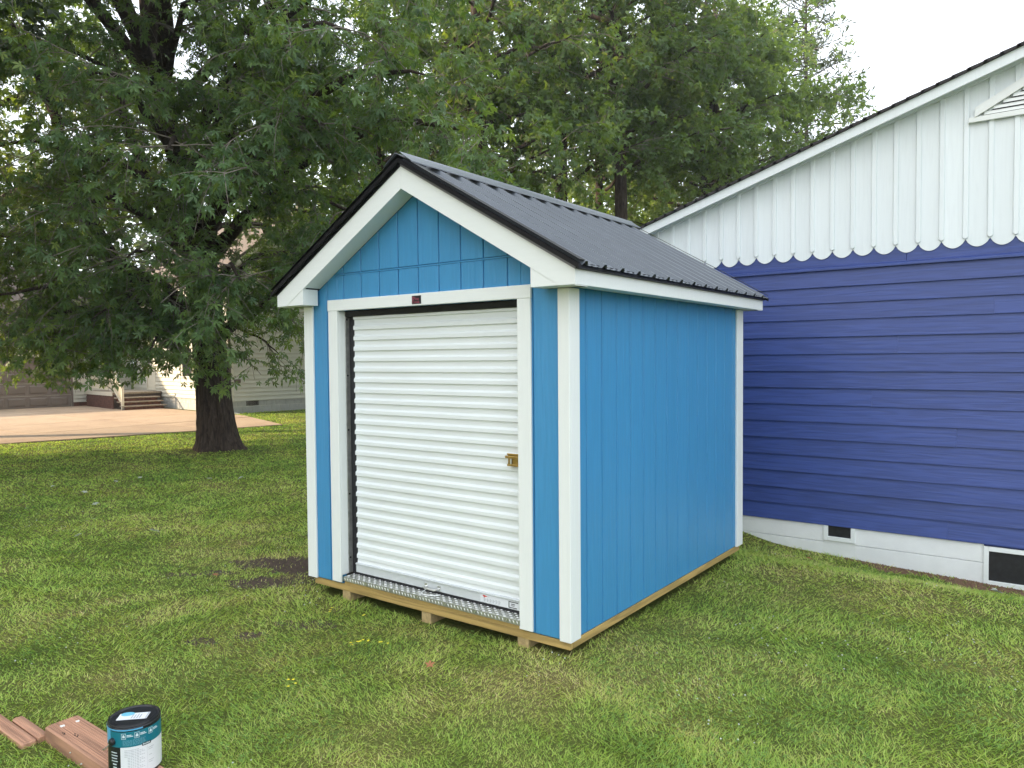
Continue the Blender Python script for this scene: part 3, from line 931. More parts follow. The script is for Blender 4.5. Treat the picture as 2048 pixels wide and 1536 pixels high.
# triangular gable vent
vt = MB().prism([(4.36, 4.075), (2 * HR - 4.36, 4.075), (HR, 4.075 + 0.55 * (HR - 4.36))], 'y', HY - 0.036, HY - 0.0335).build('gable_vent', M['dark'], house)
MB().box(4.285, 2 * HR - 4.285, HY - 0.060, HY - 0.0335, 4.040, 4.090, .003).build('vent_sill', M['white_x'], vt)
for side in (-1, 1):
    xa = HR + side * (HR - 4.335)
    for (d0, d1, ya, yb) in ((0.035, 0.085, -0.052, -0.0335), (-0.008, 0.0345, -0.068, -0.0335)):
        dz = 0.55
        zA = 4.0905; zt_ = zA + dz * (HR - 4.335)
        MB().prism([(xa, zA + d0), (HR + side * .0005, zt_ + d0), (HR + side * .0005, zt_ + d1), (xa, zA + d1)], 'y', HY + ya, HY + yb).build('vent_trim', M['white_x'], vt)
for q in range(11):
    z_ = 4.096 + q * 0.042
    hw = (HR - 4.40) - (z_ - 4.09) / 0.55
    if hw < 0.04: break
    MB().prism([(HY - 0.052, z_), (HY - 0.050, z_ + 0.003), (HY - 0.037, z_ + 0.034), (HY - 0.0365, z_ + 0.03)], 'x', HR - hw, HR + hw).build('louvre_slat', M['white_x'], vt)
# ------------------------------------------------------------------ neighbour's house (local axes: wall A on x = 0, wall B on y = 0)
nb = thing('cream_house', 'cream lap sided house behind the big maple with a taupe garage door and porch steps', 'house', (-20.2, 12.3, -0.2), None, rad(-7.1), local=True)
EA, EB = 5.6, 5.6
FT = 0.47
def lap_wall(axis, fixed, sgn, a0, a1, z0, z1, topf=None, pitch=0.165, mat='siding', name='lap_siding', holes=()):
    """rows of lap siding on the plane axis = fixed facing sgn"""
    b = MB()
    z = z0
    while z < z1 - 0.01:
        zt_ = min(z + pitch, z1)
        segs = [(a0, a1)]
        if topf:
            lo, hi = topf(z)
            segs = [(max(a0, lo), min(a1, hi))]
        for (h0_, h1_, hz0, hz1) in holes:
            if zt_ > hz0 + .01 and z < hz1 - .01:
                ns = []
                for s0, s1 in segs:
                    if h1_ <= s0 or h0_ >= s1: ns.append((s0, s1)); continue
                    if h0_ > s0: ns.append((s0, h0_))
                    if h1_ < s1: ns.append((h1_, s1))
                segs = ns
        for s0, s1 in segs:
            if s1 - s0 < 0.02: continue
            o = fixed
            prof = [(o + sgn * 0.036, z), (o + sgn * 0.038, z + 0.006), (o + sgn * 0.002, zt_ + 0.002), (o - sgn * 0.01, zt_ + 0.002), (o - sgn * 0.01, z + 0.001)]
            b.prism(prof, 'y' if axis == 'x' else 'x', s0, s1)
        z += pitch
    b.build(name, M[mat], nb, kind='stuff')
# bodies
MB().box(-9.8, -0.012, 0.012, 6.6, 0.0, EA).build('house_body', M['siding'], nb)
MB().prism([(0.012, EA), (6.6, EA), (3.3, EA + 2.6)], 'x', -9.8, -0.012).build('gable_body', M['siding'], nb)
win = [(1.5, 2.4, 1.3, 2.7)]
lap_wall('x', 0.0, 1, 0.08, 6.6, FT, EA, None)
lap_wall('x', 0.0, 1, 0.0, 6.6, EA, EA + 2.6, lambda z: (0.05 + (z - EA) / 2.6 * 3.3, 6.55 - (z - EA) / 2.6 * 3.3))
lap_wall('y', 0.0, -1, -9.8, -0.08, FT, EA, None, holes=((-8.2, -7.2, 0.7, 2.8), (-4.4, -3.3, 1.3, 2.6)))
MB().box(-0.085, 0.024, -0.024, 0.085, FT, EA).build('corner_post', M['cream_trim'], nb)
MB().box(-0.085, 0.024, 6.56, 6.66, FT, EA).build('corner_post', M['cream_trim'], nb)
for (x0, x1, z0, z1, nm) in ((-4.4, -3.3, 1.3, 2.6, 'window'), (-8.2, -7.2, 0.72, 2.8, 'porch_door')):
    wv = MB().box(x0 + .08, x1 - .08, -0.012, 0.0115, z0 + .08, z1 - .08).build(nm, M['window_glass'] if nm == 'window' else M['cream_trim'], nb)
    b = MB().box(x0, x0 + .08, -0.035, 0.0, z0, z1).box(x1 - .08, x1, -0.035, 0.0, z0, z1).box(x0 + .081, x1 - .081, -0.035, 0.0, z1 - .08, z1).box(x0 + .081, x1 - .081, -0.035, 0.0, z0, z0 + .08)
    b.build('window_frame' if nm == 'window' else 'door_frame', M['cream_trim'], wv)
# foundation blocks
for row in range(2):
    z0 = 0.055 + row * 0.205; z1 = z0 + 0.191
    y = -0.2 if row else 0.0
    while y < 6.6:
        a, c_ = max(y, 0.0) + .007, min(y + 0.4, 6.6) - .007
        cutout = row == 1 and a < 1.09 and c_ > 0.58
        if cutout:
            if a < 0.58: MB().box(-0.05, -0.002, a, 0.575, z0, z1).build('foundation_block', M['block'], nb)
            if c_ > 1.09: MB().box(-0.05, -0.002, 1.095, c_, z0, z1).build('foundation_block', M['block'], nb)
        else:
            MB().box(-0.05, -0.002, a, c_, z0, z1, .003).build('foundation_block', M['block'], nb)
        y += 0.4
    x = -6.5 if row else -6.3
    while x < -0.06:
        c_ = min(x + 0.4, -0.055)
        MB().box(x + .007, c_ - .007, 0.002, 0.05, z0, z1, .003).build('foundation_block', M['block'], nb)
        x += 0.4
MB().box(-0.06, -0.004, 0.004, 6.58, -0.3, 0.054).build('footing', M['block'], nb)
MB().box(-6.5, -0.0605, 0.004, 0.06, -0.3, 0.054).build('footing', M['block'], nb)
cv = MB().box(-0.04, -0.012, 0.58, 1.09, 0.265, 0.455).build('crawl_vent', M['dark'], nb)
for q in range(9):
    MB().box(-0.0115, 0.004, 0.60 + q * 0.056, 0.612 + q * 0.056, 0.27, 0.45).build('vent_bar', M['downpipe'], cv)
# downpipe, its elbow and the outside lamp
b = MB().box(0.022, 0.075, -0.13, -0.03, 0.12, EA - .1, .01)
dp = b.build('downpipe', M['downpipe'], nb)
b = MB()
b.tube([(0.05, -0.08, 0.16), (0.07, -0.06, 0.08), (0.20, 0.06, 0.0), (0.40, 0.22, -0.06)], [0.05, 0.05, 0.05, 0.052], 8)
b.build('downpipe_elbow', simple('grey_spout', (0.35, 0.35, 0.34), 0.5), dp)
MB().box(0.018, 0.10, 0.10, 0.34, 1.16, 1.30, .02).build('hose_box', M['downpipe'], nb)
# main roof
for sg in (-1, 1):
    ye = 3.3 + sg * 3.75
    MB().prism([(3.3, EA + 2.62), (ye, EA + 2.62 - 3.75 * 2.6 / 3.3), (ye, EA + 2.74 - 3.75 * 2.6 / 3.3), (3.3, EA + 2.74)], 'x', -10.2, 0.35).build('roof', M['shingle_brown'], nb)
    MB().prism([(3.3, EA + 2.44), (ye, EA + 2.44 - 3.75 * 2.6 / 3.3), (ye, EA + 2.615 - 3.75 * 2.6 / 3.3), (3.3, EA + 2.615)], 'x', 0.31, 0.345).build('rake_board', M['cream_trim'], nb)
# garage wing
GX = -10.2
MB().box(-17.0, GX - 0.012, -17.0, 0.0, 0.0, 2.75).build('garage_body', M['siding'], nb)
lap_wall('x', GX, 1, -17.0, -5.95, 0.2, 2.75)
lap_wall('x', GX, 1, -2.46, -0.02, 0.2, 2.75)
lap_wall('x', GX, 1, -5.95, -2.46, 2.22, 2.75)
MB().box(GX - 0.03, GX + 0.0, -2.46, -0.02, -0.1, 0.198).build('garage_footing', M['brick'], nb)
MB().box(GX - 0.03, GX + 0.0, -17.0, -5.95, -0.1, 0.198).build('garage_footing', M['brick'], nb)
gd = MB().box(GX - 0.06, GX - 0.02, -5.85, -2.54, 0.0, 2.15).build('garage_door', M['taupe'], nb)
MB().box(GX - 0.0195, GX + 0.03, -2.535, -2.462, 0.0, 2.22).build('door_jamb', M['taupe'], gd)
MB().box(GX - 0.0195, GX + 0.03, -5.94, -5.86, 0.0, 2.22).build('door_jamb', M['taupe'], gd)
MB().box(GX - 0.0195, GX + 0.03, -5.859, -2.536, 2.13, 2.22).build('door_jamb', M['taupe'], gd)
MB().box(GX - 0.015, GX + 0.10, -5.95, -2.46, -0.02, 0.012).build('door_sill', M['block'], gd)
for r_ in range(4):
    z0 = 0.02 + r_ * 0.53
    sec = MB().box(GX - 0.0195, GX - 0.008, -5.845, -2.545, z0, z0 + 0.522, .004).build('door_section', M['taupe'], gd)
for r_ in range(4):
    for q in range(4):
        y0 = -5.76 + q * 0.80; z0 = 0.10 + r_ * 0.53
        b = MB()
        o, i_ = (y0, y0 + 0.68, z0, z0 + 0.36), (y0 + .05, y0 + 0.63, z0 + .05, z0 + 0.31)
        V = []
        for (p, xx) in ((o, GX - 0.0078), (i_, GX + 0.016)):
            V += [(xx, p[0], p[2]), (xx, p[1], p[2]), (xx, p[1], p[3]), (xx, p[0], p[3])]
        b.poly(V, [(4, 5, 6, 7), (0, 1, 5, 4), (1, 2, 6, 5), (2, 3, 7, 6), (3, 0, 4, 7)])
        b.build('raised_panel', M['taupe'], gd)
for sg in (-1, 1):
    xe = -13.6 + sg * 3.85
    MB().prism([(-13.6, 6.3), (xe, 6.3 - 3.85 * 0.92), (xe, 6.42 - 3.85 * 0.92), (-13.6, 6.42)], 'y', -17.4, 0.0).build('garage_roof', M['shingle_brown'], nb)
MB().box(-9.78, -9.745, -17.4, 0.0, 2.70, 2.86).build('eave_board', M['taupe'], nb)
MB().prism([(-17.0, 2.76), (GX - .02, 2.76), (-13.6, 6.2)], 'y', -17.0, -0.05).build('garage_gable', M['siding'], nb)
# brick porch with steps
MB().box(-9.98, -6.55, -1.98, -0.05, -0.1, 0.62).build('porch_core', M['mortar'], nb)
for row in range(9):
    z0 = -0.06 + row * 0.075
    y = 0
    x = -9.97 + (0.11 if row % 2 else 0.0)
    while x < -6.60:
        MB().box(x, min(x + 0.208, -6.545), -2.0, -1.9805, z0, z0 + 0.065).build('brick', M['brick'], nb)
        x += 0.222
MB().box(-9.98, -6.50, -2.03, -0.05, 0.625, 0.70).build('porch_deck', M['deck'], nb)
MB().box(-9.98, -6.52, -2.05, -2.0305, 0.56, 0.72).build('porch_fascia', M['cream_trim'], nb)
for q, (x1, z) in enumerate(((-5.98, 0.51), (-5.66, 0.345), (-5.34, 0.18))):
    MB().box(x1 - 0.42, x1, -2.02, -0.30, z - 0.045, z, .004).build('stair_tread', M['deck'], nb)
    MB().box(x1 - 0.40, x1 - 0.06, -1.92, -0.40, z - 0.165, z - 0.046).build('stair_riser', M['brick'], nb)
rl = MB().box(-5.61, -5.51, -2.02, -1.92, 0.0, 1.02, .01).build('stair_railing', M['cream_trim'], nb)
MB().box(-6.62, -6.52, -2.02, -1.92, 0.70, 1.72, .01).build('railing_post', M['cream_trim'], rl)
b = MB(); b.prism([(-5.56, 0.84), (-6.57, 1.50), (-6.57, 1.60), (-5.56, 0.94)], 'y', -1.99, -1.95); b.build('hand_rail', M['cream_trim'], rl)
b = MB(); b.prism([(-5.56, 0.16), (-6.57, 0.82), (-6.57, 0.90), (-5.56, 0.24)], 'y', -1.99, -1.95); b.build('hand_rail', M['cream_trim'], rl)
MB().box(-9.9, -6.625, -1.99, -1.95, 1.55, 1.62).build('hand_rail', M['cream_trim'], rl)
MB().box(-9.9, -6.625, -1.99, -1.95, 0.80, 0.86).build('hand_rail', M['cream_trim'], rl)
for q in range(28):
    x = -9.8 + q * 0.115
    MB().box(x, x + 0.035, -1.988, -1.952, 0.861, 1.549).build('baluster', M['cream_trim'], rl)
for q in range(6):
    x = -6.42 + q * 0.145; t = (x + 6.57) / 1.01
    MB().box(x, x + 0.035, -1.988, -1.952, 0.88 - 0.66 * t, 1.50 - 0.66 * t).build('baluster', M['cream_trim'], rl)

# ------------------------------------------------------------------ trees
def maple_leaf():
    """five pointed lobes, each a folded kite"""
    V = [(0, 0, 0)]
    F = []
    for ang, ln, w in ((0, 1.0, 0.17), (48, 0.84, 0.15), (-48, 0.84, 0.15), (102, 0.50, 0.11), (-102, 0.50, 0.11)):
        a = rad(ang)
        d = np.array([math.sin(a), math.cos(a)]); n_ = np.array([d[1], -d[0]])
        m = d * ln * 0.52; t = d * ln
        i = len(V)
        V += [(*(m + n_ * w), 0.05), (*t, -0.10 * ln), (*(m - n_ * w), 0.05)]
        F += [(0, i, i + 1), (0, i + 1, i + 2)]
    V = np.array(V, float); V[:, 1] += 0.05
    return V, np.array(F)
def simple_leaf(k=3):
    V = [(0, 0, 0)]; F = []
    spec = ((0, 1.0, 0.22), (52, 0.8, 0.2), (-52, 0.8, 0.2)) if k == 3 else ((0, 1.0, 0.34),)
    for ang, ln, w in spec:
        a = rad(ang)
        d = np.array([math.sin(a), math.cos(a)]); n_ = np.array([d[1], -d[0]])
        m = d * ln * 0.5
        i = len(V)
        V += [(*(m + n_ * w), 0.05), (*(d * ln), -0.08), (*(m - n_ * w), 0.05)]
        F += [(0, i, i + 1), (0, i + 1, i + 2)]
    return np.array(V, float), np.array(F)
LEAF5, LEAF3, LEAF1 = maple_leaf(), simple_leaf(3), simple_leaf(1)

def leaves(name, P, D, N, size, tint, tmpl, mat, parent):
    V, F = tmpl
    D = D / np.linalg.norm(D, axis=1, keepdims=True)
    S = np.cross(D, N); S /= np.linalg.norm(S, axis=1, keepdims=True) + 1e-9
    N2 = np.cross(S, D)
    X = P[:, None, :] + size[:, None, None] * (V[None, :, 0, None] * S[:, None, :] + V[None, :, 1, None] * D[:, None, :] + V[None, :, 2, None] * N2[:, None, :])
    n, m = len(P), len(V)
    T = F[None] + (np.arange(n) * m)[:, None, None]
    return fast_mesh(name, X.reshape(-1, 3), T.reshape(-1, 3), mat, parent, np.repeat(tint, m))

def curve_pts(p0, d, ln, rg, droop=0.15, n=5, wob=0.12):
    p = np.array(p0, float); d = np.array(d, float); d /= np.linalg.norm(d)
    out = [p.copy()]
    for i in range(n):
        d = d + rg.normal(0, wob, 3) + np.array([0, 0, -droop])
        d /= np.linalg.norm(d)
        p = p + d * ln / n
        out.append(p.copy())
    return np.array(out)

def along(pts, t):
    seg = np.linalg.norm(np.diff(pts, axis=0), axis=1)
    c = np.concatenate([[0], np.cumsum(seg)]); s = t * c[-1]
    i = min(np.searchsorted(c, s, side='right') - 1, len(seg) - 1)
    u = (s - c[i]) / max(seg[i], 1e-9)
    return pts[i] * (1 - u) + pts[i + 1] * u, (pts[i + 1] - pts[i]) / max(seg[i], 1e-9)

def tree(name, label, base, trunk, limbs, seed, leaf, lmat, lsize, sprays, group=None, n2=9, n3=6, l2=1.9, l3=0.9, droop=0.10, trunk_sides=14, flare=None, keep=None, cat='tree', bark='bark', zmin=None, lspread=0.16):
    """trunk: list of (x, y, z, r); limbs: list of polylines of (x, y, z, r); sprays: leaves per twig"""
    rg = np.random.default_rng(seed)
    root = thing(name, label, cat, base, group)
    tb = MB()
    tp_ = [np.array(p[:3]) for p in trunk]; tr_ = [p[3] for p in trunk]
    if flare is None:
        tb.tube(tp_, tr_, trunk_sides, False)
    else:                                                       # fluted bole with root flare
        NS, NZ = 56, 46
        P_ = np.array(tp_); cum = np.concatenate([[0], np.cumsum(np.linalg.norm(np.diff(P_, axis=0), axis=1))])
        V, F = [], []
        ph = rg.uniform(0, 6.28, 8)
        for k in range(NZ):
            s = cum[-1] * (k / (NZ - 1)) ** 1.6
            c = np.array([np.interp(s, cum, P_[:, i]) for i in range(3)])
            r = np.interp(s, cum, tr_)
            fl = math.exp(-s / 0.22)
            for j in range(NS):
                w = 2 * math.pi * j / NS
                lobes = sum(max(0, math.cos((w - a) * 1.0)) ** 10 for a in ph[:6])
                rr = r * (1 + 0.035 * math.sin(w * 11 + ph[6] + 0.8 * math.sin(s * 2.2)) + 0.025 * math.sin(w * 19 + s * 3 + ph[7]) + 0.03 * math.sin(w * 3 + s * 1.1)) + flare * fl * (0.35 + 0.8 * lobes) + rg.normal(0, 0.006)
                V.append((c[0] + rr * math.cos(w), c[1] + rr * math.sin(w), c[2]))
        for k in range(NZ - 1):
            for j in range(NS):
                j2 = (j + 1) % NS
                F.append((k * NS + j, k * NS + j2, (k + 1) * NS + j2, (k + 1) * NS + j))
        tb.poly(V, F)
    allb = []
    tw = MB()
    for lm in limbs:
        a = np.array([p[:3] for p in lm]); r = np.array([p[3] for p in lm])
        # smooth the limb
        if len(a) > 2:
            t = np.linspace(0, len(a) - 1, len(a) * 3)
            i0 = np.clip(t.astype(int), 0, len(a) - 2); u = (t - i0)[:, None]
            pm = a[np.clip(i0 - 1, 0, None)]; p0 = a[i0]; p1 = a[i0 + 1]; p2 = a[np.clip(i0 + 2, None, len(a) - 1)]
            a2 = 0.5 * ((2 * p0) + (-pm + p1) * u + (2 * pm - 5 * p0 + 4 * p1 - p2) * u ** 2 + (-pm + 3 * p0 - 3 * p1 + p2) * u ** 3)
            r = np.interp(t, np.arange(len(a)), r); a = a2
            a[1:-1] += rg.normal(0, 0.03, a[1:-1].shape)
        tb.tube(list(a), list(r), 9 if r[0] > 0.06 else 6, False)
        allb.append((a, r))
    tb.build('trunk', M[bark], root, smooth=True)
    P, D, N, S, T = [], [], [], [], []
    def spray(pts, cnt, tn):
        for _ in range(cnt):
            q, tg_ = along(pts, rg.uniform(0.12, 1.0))
            o = rg.normal(0, 1, 3); o[2] *= 0.6
            o /= np.linalg.norm(o)
            q = q + o * rg.uniform(0.03, lspread)
            if zmin is not None and q[2] < zmin + 0.25 * math.sin(q[0] * 2.3) * math.cos(q[1] * 1.9): continue
            P.append(q); D.append(o * 0.8 + tg_ * 0.5 + np.array([0, 0, -0.55]))
            N.append(np.array([0, 0, 0.9]) + rg.normal(0, 0.55, 3)); S.append(lsize * rg.uniform(0.65, 1.2)); T.append(np.clip(tn + rg.normal(0, 0.14), 0, 1))
    for a, r in allb:
        ln = np.linalg.norm(np.diff(a, axis=0), axis=1).sum()
        k2 = max(3, int(n2 * ln / 5.0))
        for _ in range(k2):
            t = rg.uniform(0.22, 1.0) ** 0.8
            p, tg_ = along(a, t)
            side = np.cross(tg_, [0, 0, 1]); side /= np.linalg.norm(side) + 1e-6
            d = side * rg.choice([-1, 1]) * rg.uniform(.4, 1.0) + tg_ * rg.uniform(.2, .8) + np.array([0, 0, rg.uniform(-.25, .5)])
            L2 = l2 * rg.uniform(0.6, 1.25) * (1.15 - 0.45 * t)
            c2 = curve_pts(p, d, L2, rg, droop, 5)
            if zmin is not None and c2[-2:, 2].min() < zmin + 0.1: continue
            tw.tube(list(c2), list(np.linspace(max(0.012, 0.35 * np.interp(t, np.linspace(0, 1, len(r)), r)), 0.006, 6)), 5, False)
            tn2 = rg.uniform(0.22, 0.72)
            for _3 in range(n3):
                t3 = rg.uniform(0.2, 1.0)
                p3, tg3 = along(c2, t3)
                d3 = tg3 * 0.7 + rg.normal(0, 0.6, 3) + np.array([0, 0, 0.0])
                c3 = curve_pts(p3, d3, l3 * rg.uniform(.6, 1.2), rg, droop * 1.5, 4)
                if zmin is not None and c3[:, 2].min() < zmin - 0.02: continue
                tw.tube(list(c3), list(np.linspace(0.008, 0.003, 5)), 3, False)
                spray(c3, sprays, tn2 + rg.normal(0, 0.08))
    tw.build('branches', M['twig'], root, smooth=True)
    cr = leaves('crown', np.array(P), np.array(D), np.array(N), np.array(S), np.array(T), leaf, M[lmat], root)
    cr['kind'] = 'stuff'
    return root

# the big silver maple
MT = [(-10.40, 5.62, -0.34, 0.44), (-10.41, 5.60, 0.3, 0.40), (-10.47, 5.58, 1.2, 0.365), (-10.55, 5.56, 2.2, 0.35), (-10.62, 5.56, 2.75, 0.355), (-10.75, 5.52, 4.5, 0.27), (-11.2, 5.3, 6.3, 0.22), (-11.75, 5.0, 8.8, 0.15), (-12.0, 4.85, 11.5, 0.06)]
big = [[(-10.65, 5.5, 2.45, 0.25), (-10.95, 5.3, 2.85, 0.23), (-11.67, 4.8, 3.31, 0.20), (-12.3, 4.36, 4.02, 0.175), (-12.9, 3.98, 5.25, 0.16), (-13.2, 3.8, 6.05, 0.14), (-13.56, 3.59, 7.8, 0.11), (-14.3, 3.1, 9.6, 0.06)],
       [(-10.72, 5.5, 3.6, 0.20), (-11.3, 5.5, 4.4, 0.16), (-12.1, 5.3, 5.6, 0.13), (-12.9, 5.0, 7.4, 0.10), (-13.4, 5.0, 9.4, 0.05)],
       [(-10.45, 5.65, 2.2, 0.16), (-10.0, 6.0, 2.75, 0.12), (-9.2, 6.3, 3.3, 0.09), (-8.2, 6.4, 4.2, 0.06)],
       [(-10.7, 5.5, 4.2, 0.17), (-10.3, 5.6, 5.4, 0.14), (-9.6, 5.6, 6.8, 0.11), (-8.7, 5.5, 8.6, 0.08), (-7.9, 5.3, 10.6, 0.04)]]
TG = [(-12.82, 2.66, 2.18), (-10.65, 3.0, 1.85), (-8.7, 3.21, 2.0), (-15.55, 3.16, 3.31), (-15.33, 2.13, 4.37), (-12.64, 1.71, 6.07), (-9.3, 6.5, 1.95), (-8.11, 6.18, 2.66), (-7.14, 5.71, 3.81), (-5.73, 5.54, 4.6), (-9.0, 1.85, 4.45), (-8.08, 2.5, 3.57), (-6.48, 3.68, 3.21), (-6.58, 2.44, 5.19), (-5.35, 3.33, 4.78), (-4.53, 3.98, 5.57), (-7.56, 1.76, 6.4), (-10.58, 2.06, 7.65), (-7.1, 3.42, 8.07), (-6.04, 4.17, 7.19), (-4.23, 4.27, 7.09), (-3.25, 4.97, 6.36), (-2.85, 5.85, 5.54), (-13.61, 3.72, 11.73), (-9.81, 4.03, 11.05), (-7.4, 5.82, 11.02), (-13.99, 8.26, 7.71), (-16.82, 6.21, 9.15), (-11.43, 8.79, 4.75), (-17.89, 4.04, 6.15), (-14.2, 2.2, 2.1), (-11.8, 1.6, 3.0), (-14.0, 4.4, 1.9), (-9.6, 2.6, 2.6), (-4.6, 5.8, 8.8), (-3.4, 5.2, 8.2), (-5.5, -1.2, 9.4), (-7.5, -1.2, 10.4), (-4.0, 2.5, 11.0), (-9.2, -2.0, 9.8), (-3.6, 0.8, 9.8), (-6.5, 0.6, 11.6), (-8.6, 0.6, 9.6), (-10.8, -0.4, 10.6), (-12.0, 2.0, 15.0), (-8.0, 3.0, 15.5), (-10.0, 6.0, 17.0), (-6.0, 5.0, 14.5), (-14.0, 5.0, 15.5), (-9.0, -1.0, 13.5), (-12.0, -1.0, 13.0), (-5.5, 2.0, 13.5), (-7.0, 8.0, 15.0), (-9.6, 3.3, 2.1), (-11.2, 3.4, 2.3), (-8.9, 4.3, 2.3), (-12.2, 3.6, 2.6)]
def limb_to(tgt, rg, trunk):
    """a limb that leaves the trunk below its target, rises and arches over"""
    tgt = np.array(tgt)
    h = np.clip(tgt[2] - 0.35 * np.linalg.norm(tgt[:2] - np.array([-10.6, 5.5])) + rg.uniform(0.4, 1.2), 2.5, 10.5)
    P_ = np.array(trunk)
    s = np.array([np.interp(h, P_[:, 2], P_[:, 0]), np.interp(h, P_[:, 2], P_[:, 1]), h])
    dist = np.linalg.norm(tgt - s)
    m1 = s * 0.62 + tgt * 0.38 + np.array([0, 0, 0.13 * dist])
    m2 = s * 0.25 + tgt * 0.75 + np.array([0, 0, 0.12 * dist])
    r = 0.018 * dist + 0.02
    return [(*s, r), (*m1, r * 0.7), (*m2, r * 0.45), (*tgt, 0.012)]
rg0 = np.random.default_rng(5)
maple_limbs = big + [limb_to(t, rg0, MT) for t in TG]
tree('maple_tree', 'big silver maple with thick dark trunk and drooping branches between lawn and driveway', (-10.4, 5.6, -0.21), MT, maple_limbs, 3, LEAF5, 'leaf_maple', 0.150, 9, 'trees around the lawn', n2=12, n3=7, l2=1.8, l3=0.85, droop=0.12, flare=0.25, zmin=1.15)

def auto_limbs(base, h, r, rg, n, z0=0.35, spread=1.0, up=0.5):
    out = []
    for i in range(n):
        z = h * (z0 + (0.93 - z0) * (i + 0.5) / n)
        az = i * 2.4 + rg.uniform(-.4, .4)
        rel = (z / h - z0) / (1 - z0)
        ln = r * (math.sin(math.pi * (0.22 + 0.72 * rel)) ** 0.7) * rg.uniform(0.8, 1.1)
        s = np.array([base[0], base[1], base[2] + z * 0.88])
        d = np.array([math.cos(az), math.sin(az), 0])
        m = s + d * ln * 0.5 + np.array([0, 0, ln * up * 0.6])
        e = s + d * ln + np.array([0, 0, ln * up * 0.75])
        r0 = 0.02 + 0.016 * ln
        out.append([(*s, r0), (*m, r0 * .6), (*e, 0.014)])
    return out
def auto_tree(name, label, base, h, r, seed, leaf, lmat, lsize, sprays, tr=0.25, n=16, z0=0.3, up=0.5, group='trees around the lawn', **k):
    rg = np.random.default_rng(seed + 100)
    bx_, by_ = base
    z = float(gz(bx_, by_))
    ts = [(bx_, by_, z - 0.1, tr * 1.25), (bx_ + rg.normal(0, .05), by_, z + h * .12, tr), (bx_ + rg.normal(0, .12), by_ + rg.normal(0, .1), z + h * .5, tr * .72), (bx_ + rg.normal(0, .2), by_, z + h * .8, tr * .4), (bx_, by_, z + h * .97, 0.03)]
    return tree(name, label, (bx_, by_, z), ts, auto_limbs((bx_, by_, z), h, r, rg, n, z0, 1, up), seed, leaf, lmat, lsize, sprays, group, **k)

auto_tree('leafy_tree', 'leafy dark tree rising straight behind the shed roof ridge', (-9.3, 13.9), 17.0, 4.0, 21, LEAF3, 'leaf_dark', 0.17, 15, 0.30, 24, 0.30, 0.35, n2=12, n3=6, l2=2.0, l3=1.0)
auto_tree('leafy_tree', 'dark tree hugging the cream house beside the maple, its crown over the shed gable', (-13.2, 13.2), 14.0, 5.0, 22, LEAF3, 'leaf_dark', 0.17, 15, 0.26, 22, 0.22, 0.45, n2=12, n3=6, l2=2.0, l3=1.0)
auto_tree('leafy_tree', 'tall tree with a dark bare trunk left of the pair showing above the shed roof', (-9.6, 18.8), 21.0, 5.0, 23, LEAF3, 'leaf_dark', 0.17, 15, 0.28, 22, 0.42, 0.3, n2=11, n3=6, l2=2.0, l3=1.0)
auto_tree('leafy_tree', 'tall tree with the thickest dark trunk showing right above the shed roof', (-7.8, 20.1), 21.5, 5.0, 24, LEAF3, 'leaf_dark', 0.17, 15, 0.27, 22, 0.45, 0.3, n2=11, n3=6, l2=2.0, l3=1.0)
auto_tree('leafy_tree', 'slim dark trunked tree just left of the thickest trunk above the shed roof', (-9.8, 22.4), 20.0, 4.0, 25, LEAF3, 'leaf_dark', 0.17, 15, 0.19, 18, 0.48, 0.3, n2=10, n3=6, l2=1.9, l3=1.0)
auto_tree('leafy_tree', 'light green tree with lacy outer leaves against the white sky above the blue house', (-7.5, 27.7), 19.5, 5.6, 26, LEAF3, 'leaf_light', 0.20, 13, 0.26, 34, 0.20, 0.35, n2=12, n3=6, l2=2.3, l3=1.2)
auto_tree('leafy_tree', 'mid green tree between the dark trunks and the light green tree', (-6.9, 25.6), 18.5, 3.4, 27, LEAF3, 'leaf_light', 0.17, 15, 0.18, 20, 0.52, 0.3, n2=11, n3=6, l2=1.7, l3=1.0)
auto_tree('leafy_tree', 'tall tree at the far left edge behind the maple branches', (-19.0, 2.6), 15.0, 5.0, 28, LEAF3, 'leaf_dark', 0.22, 10, 0.30, 20, 0.30, 0.5, n2=10, n3=6, l2=2.0, l3=1.1)

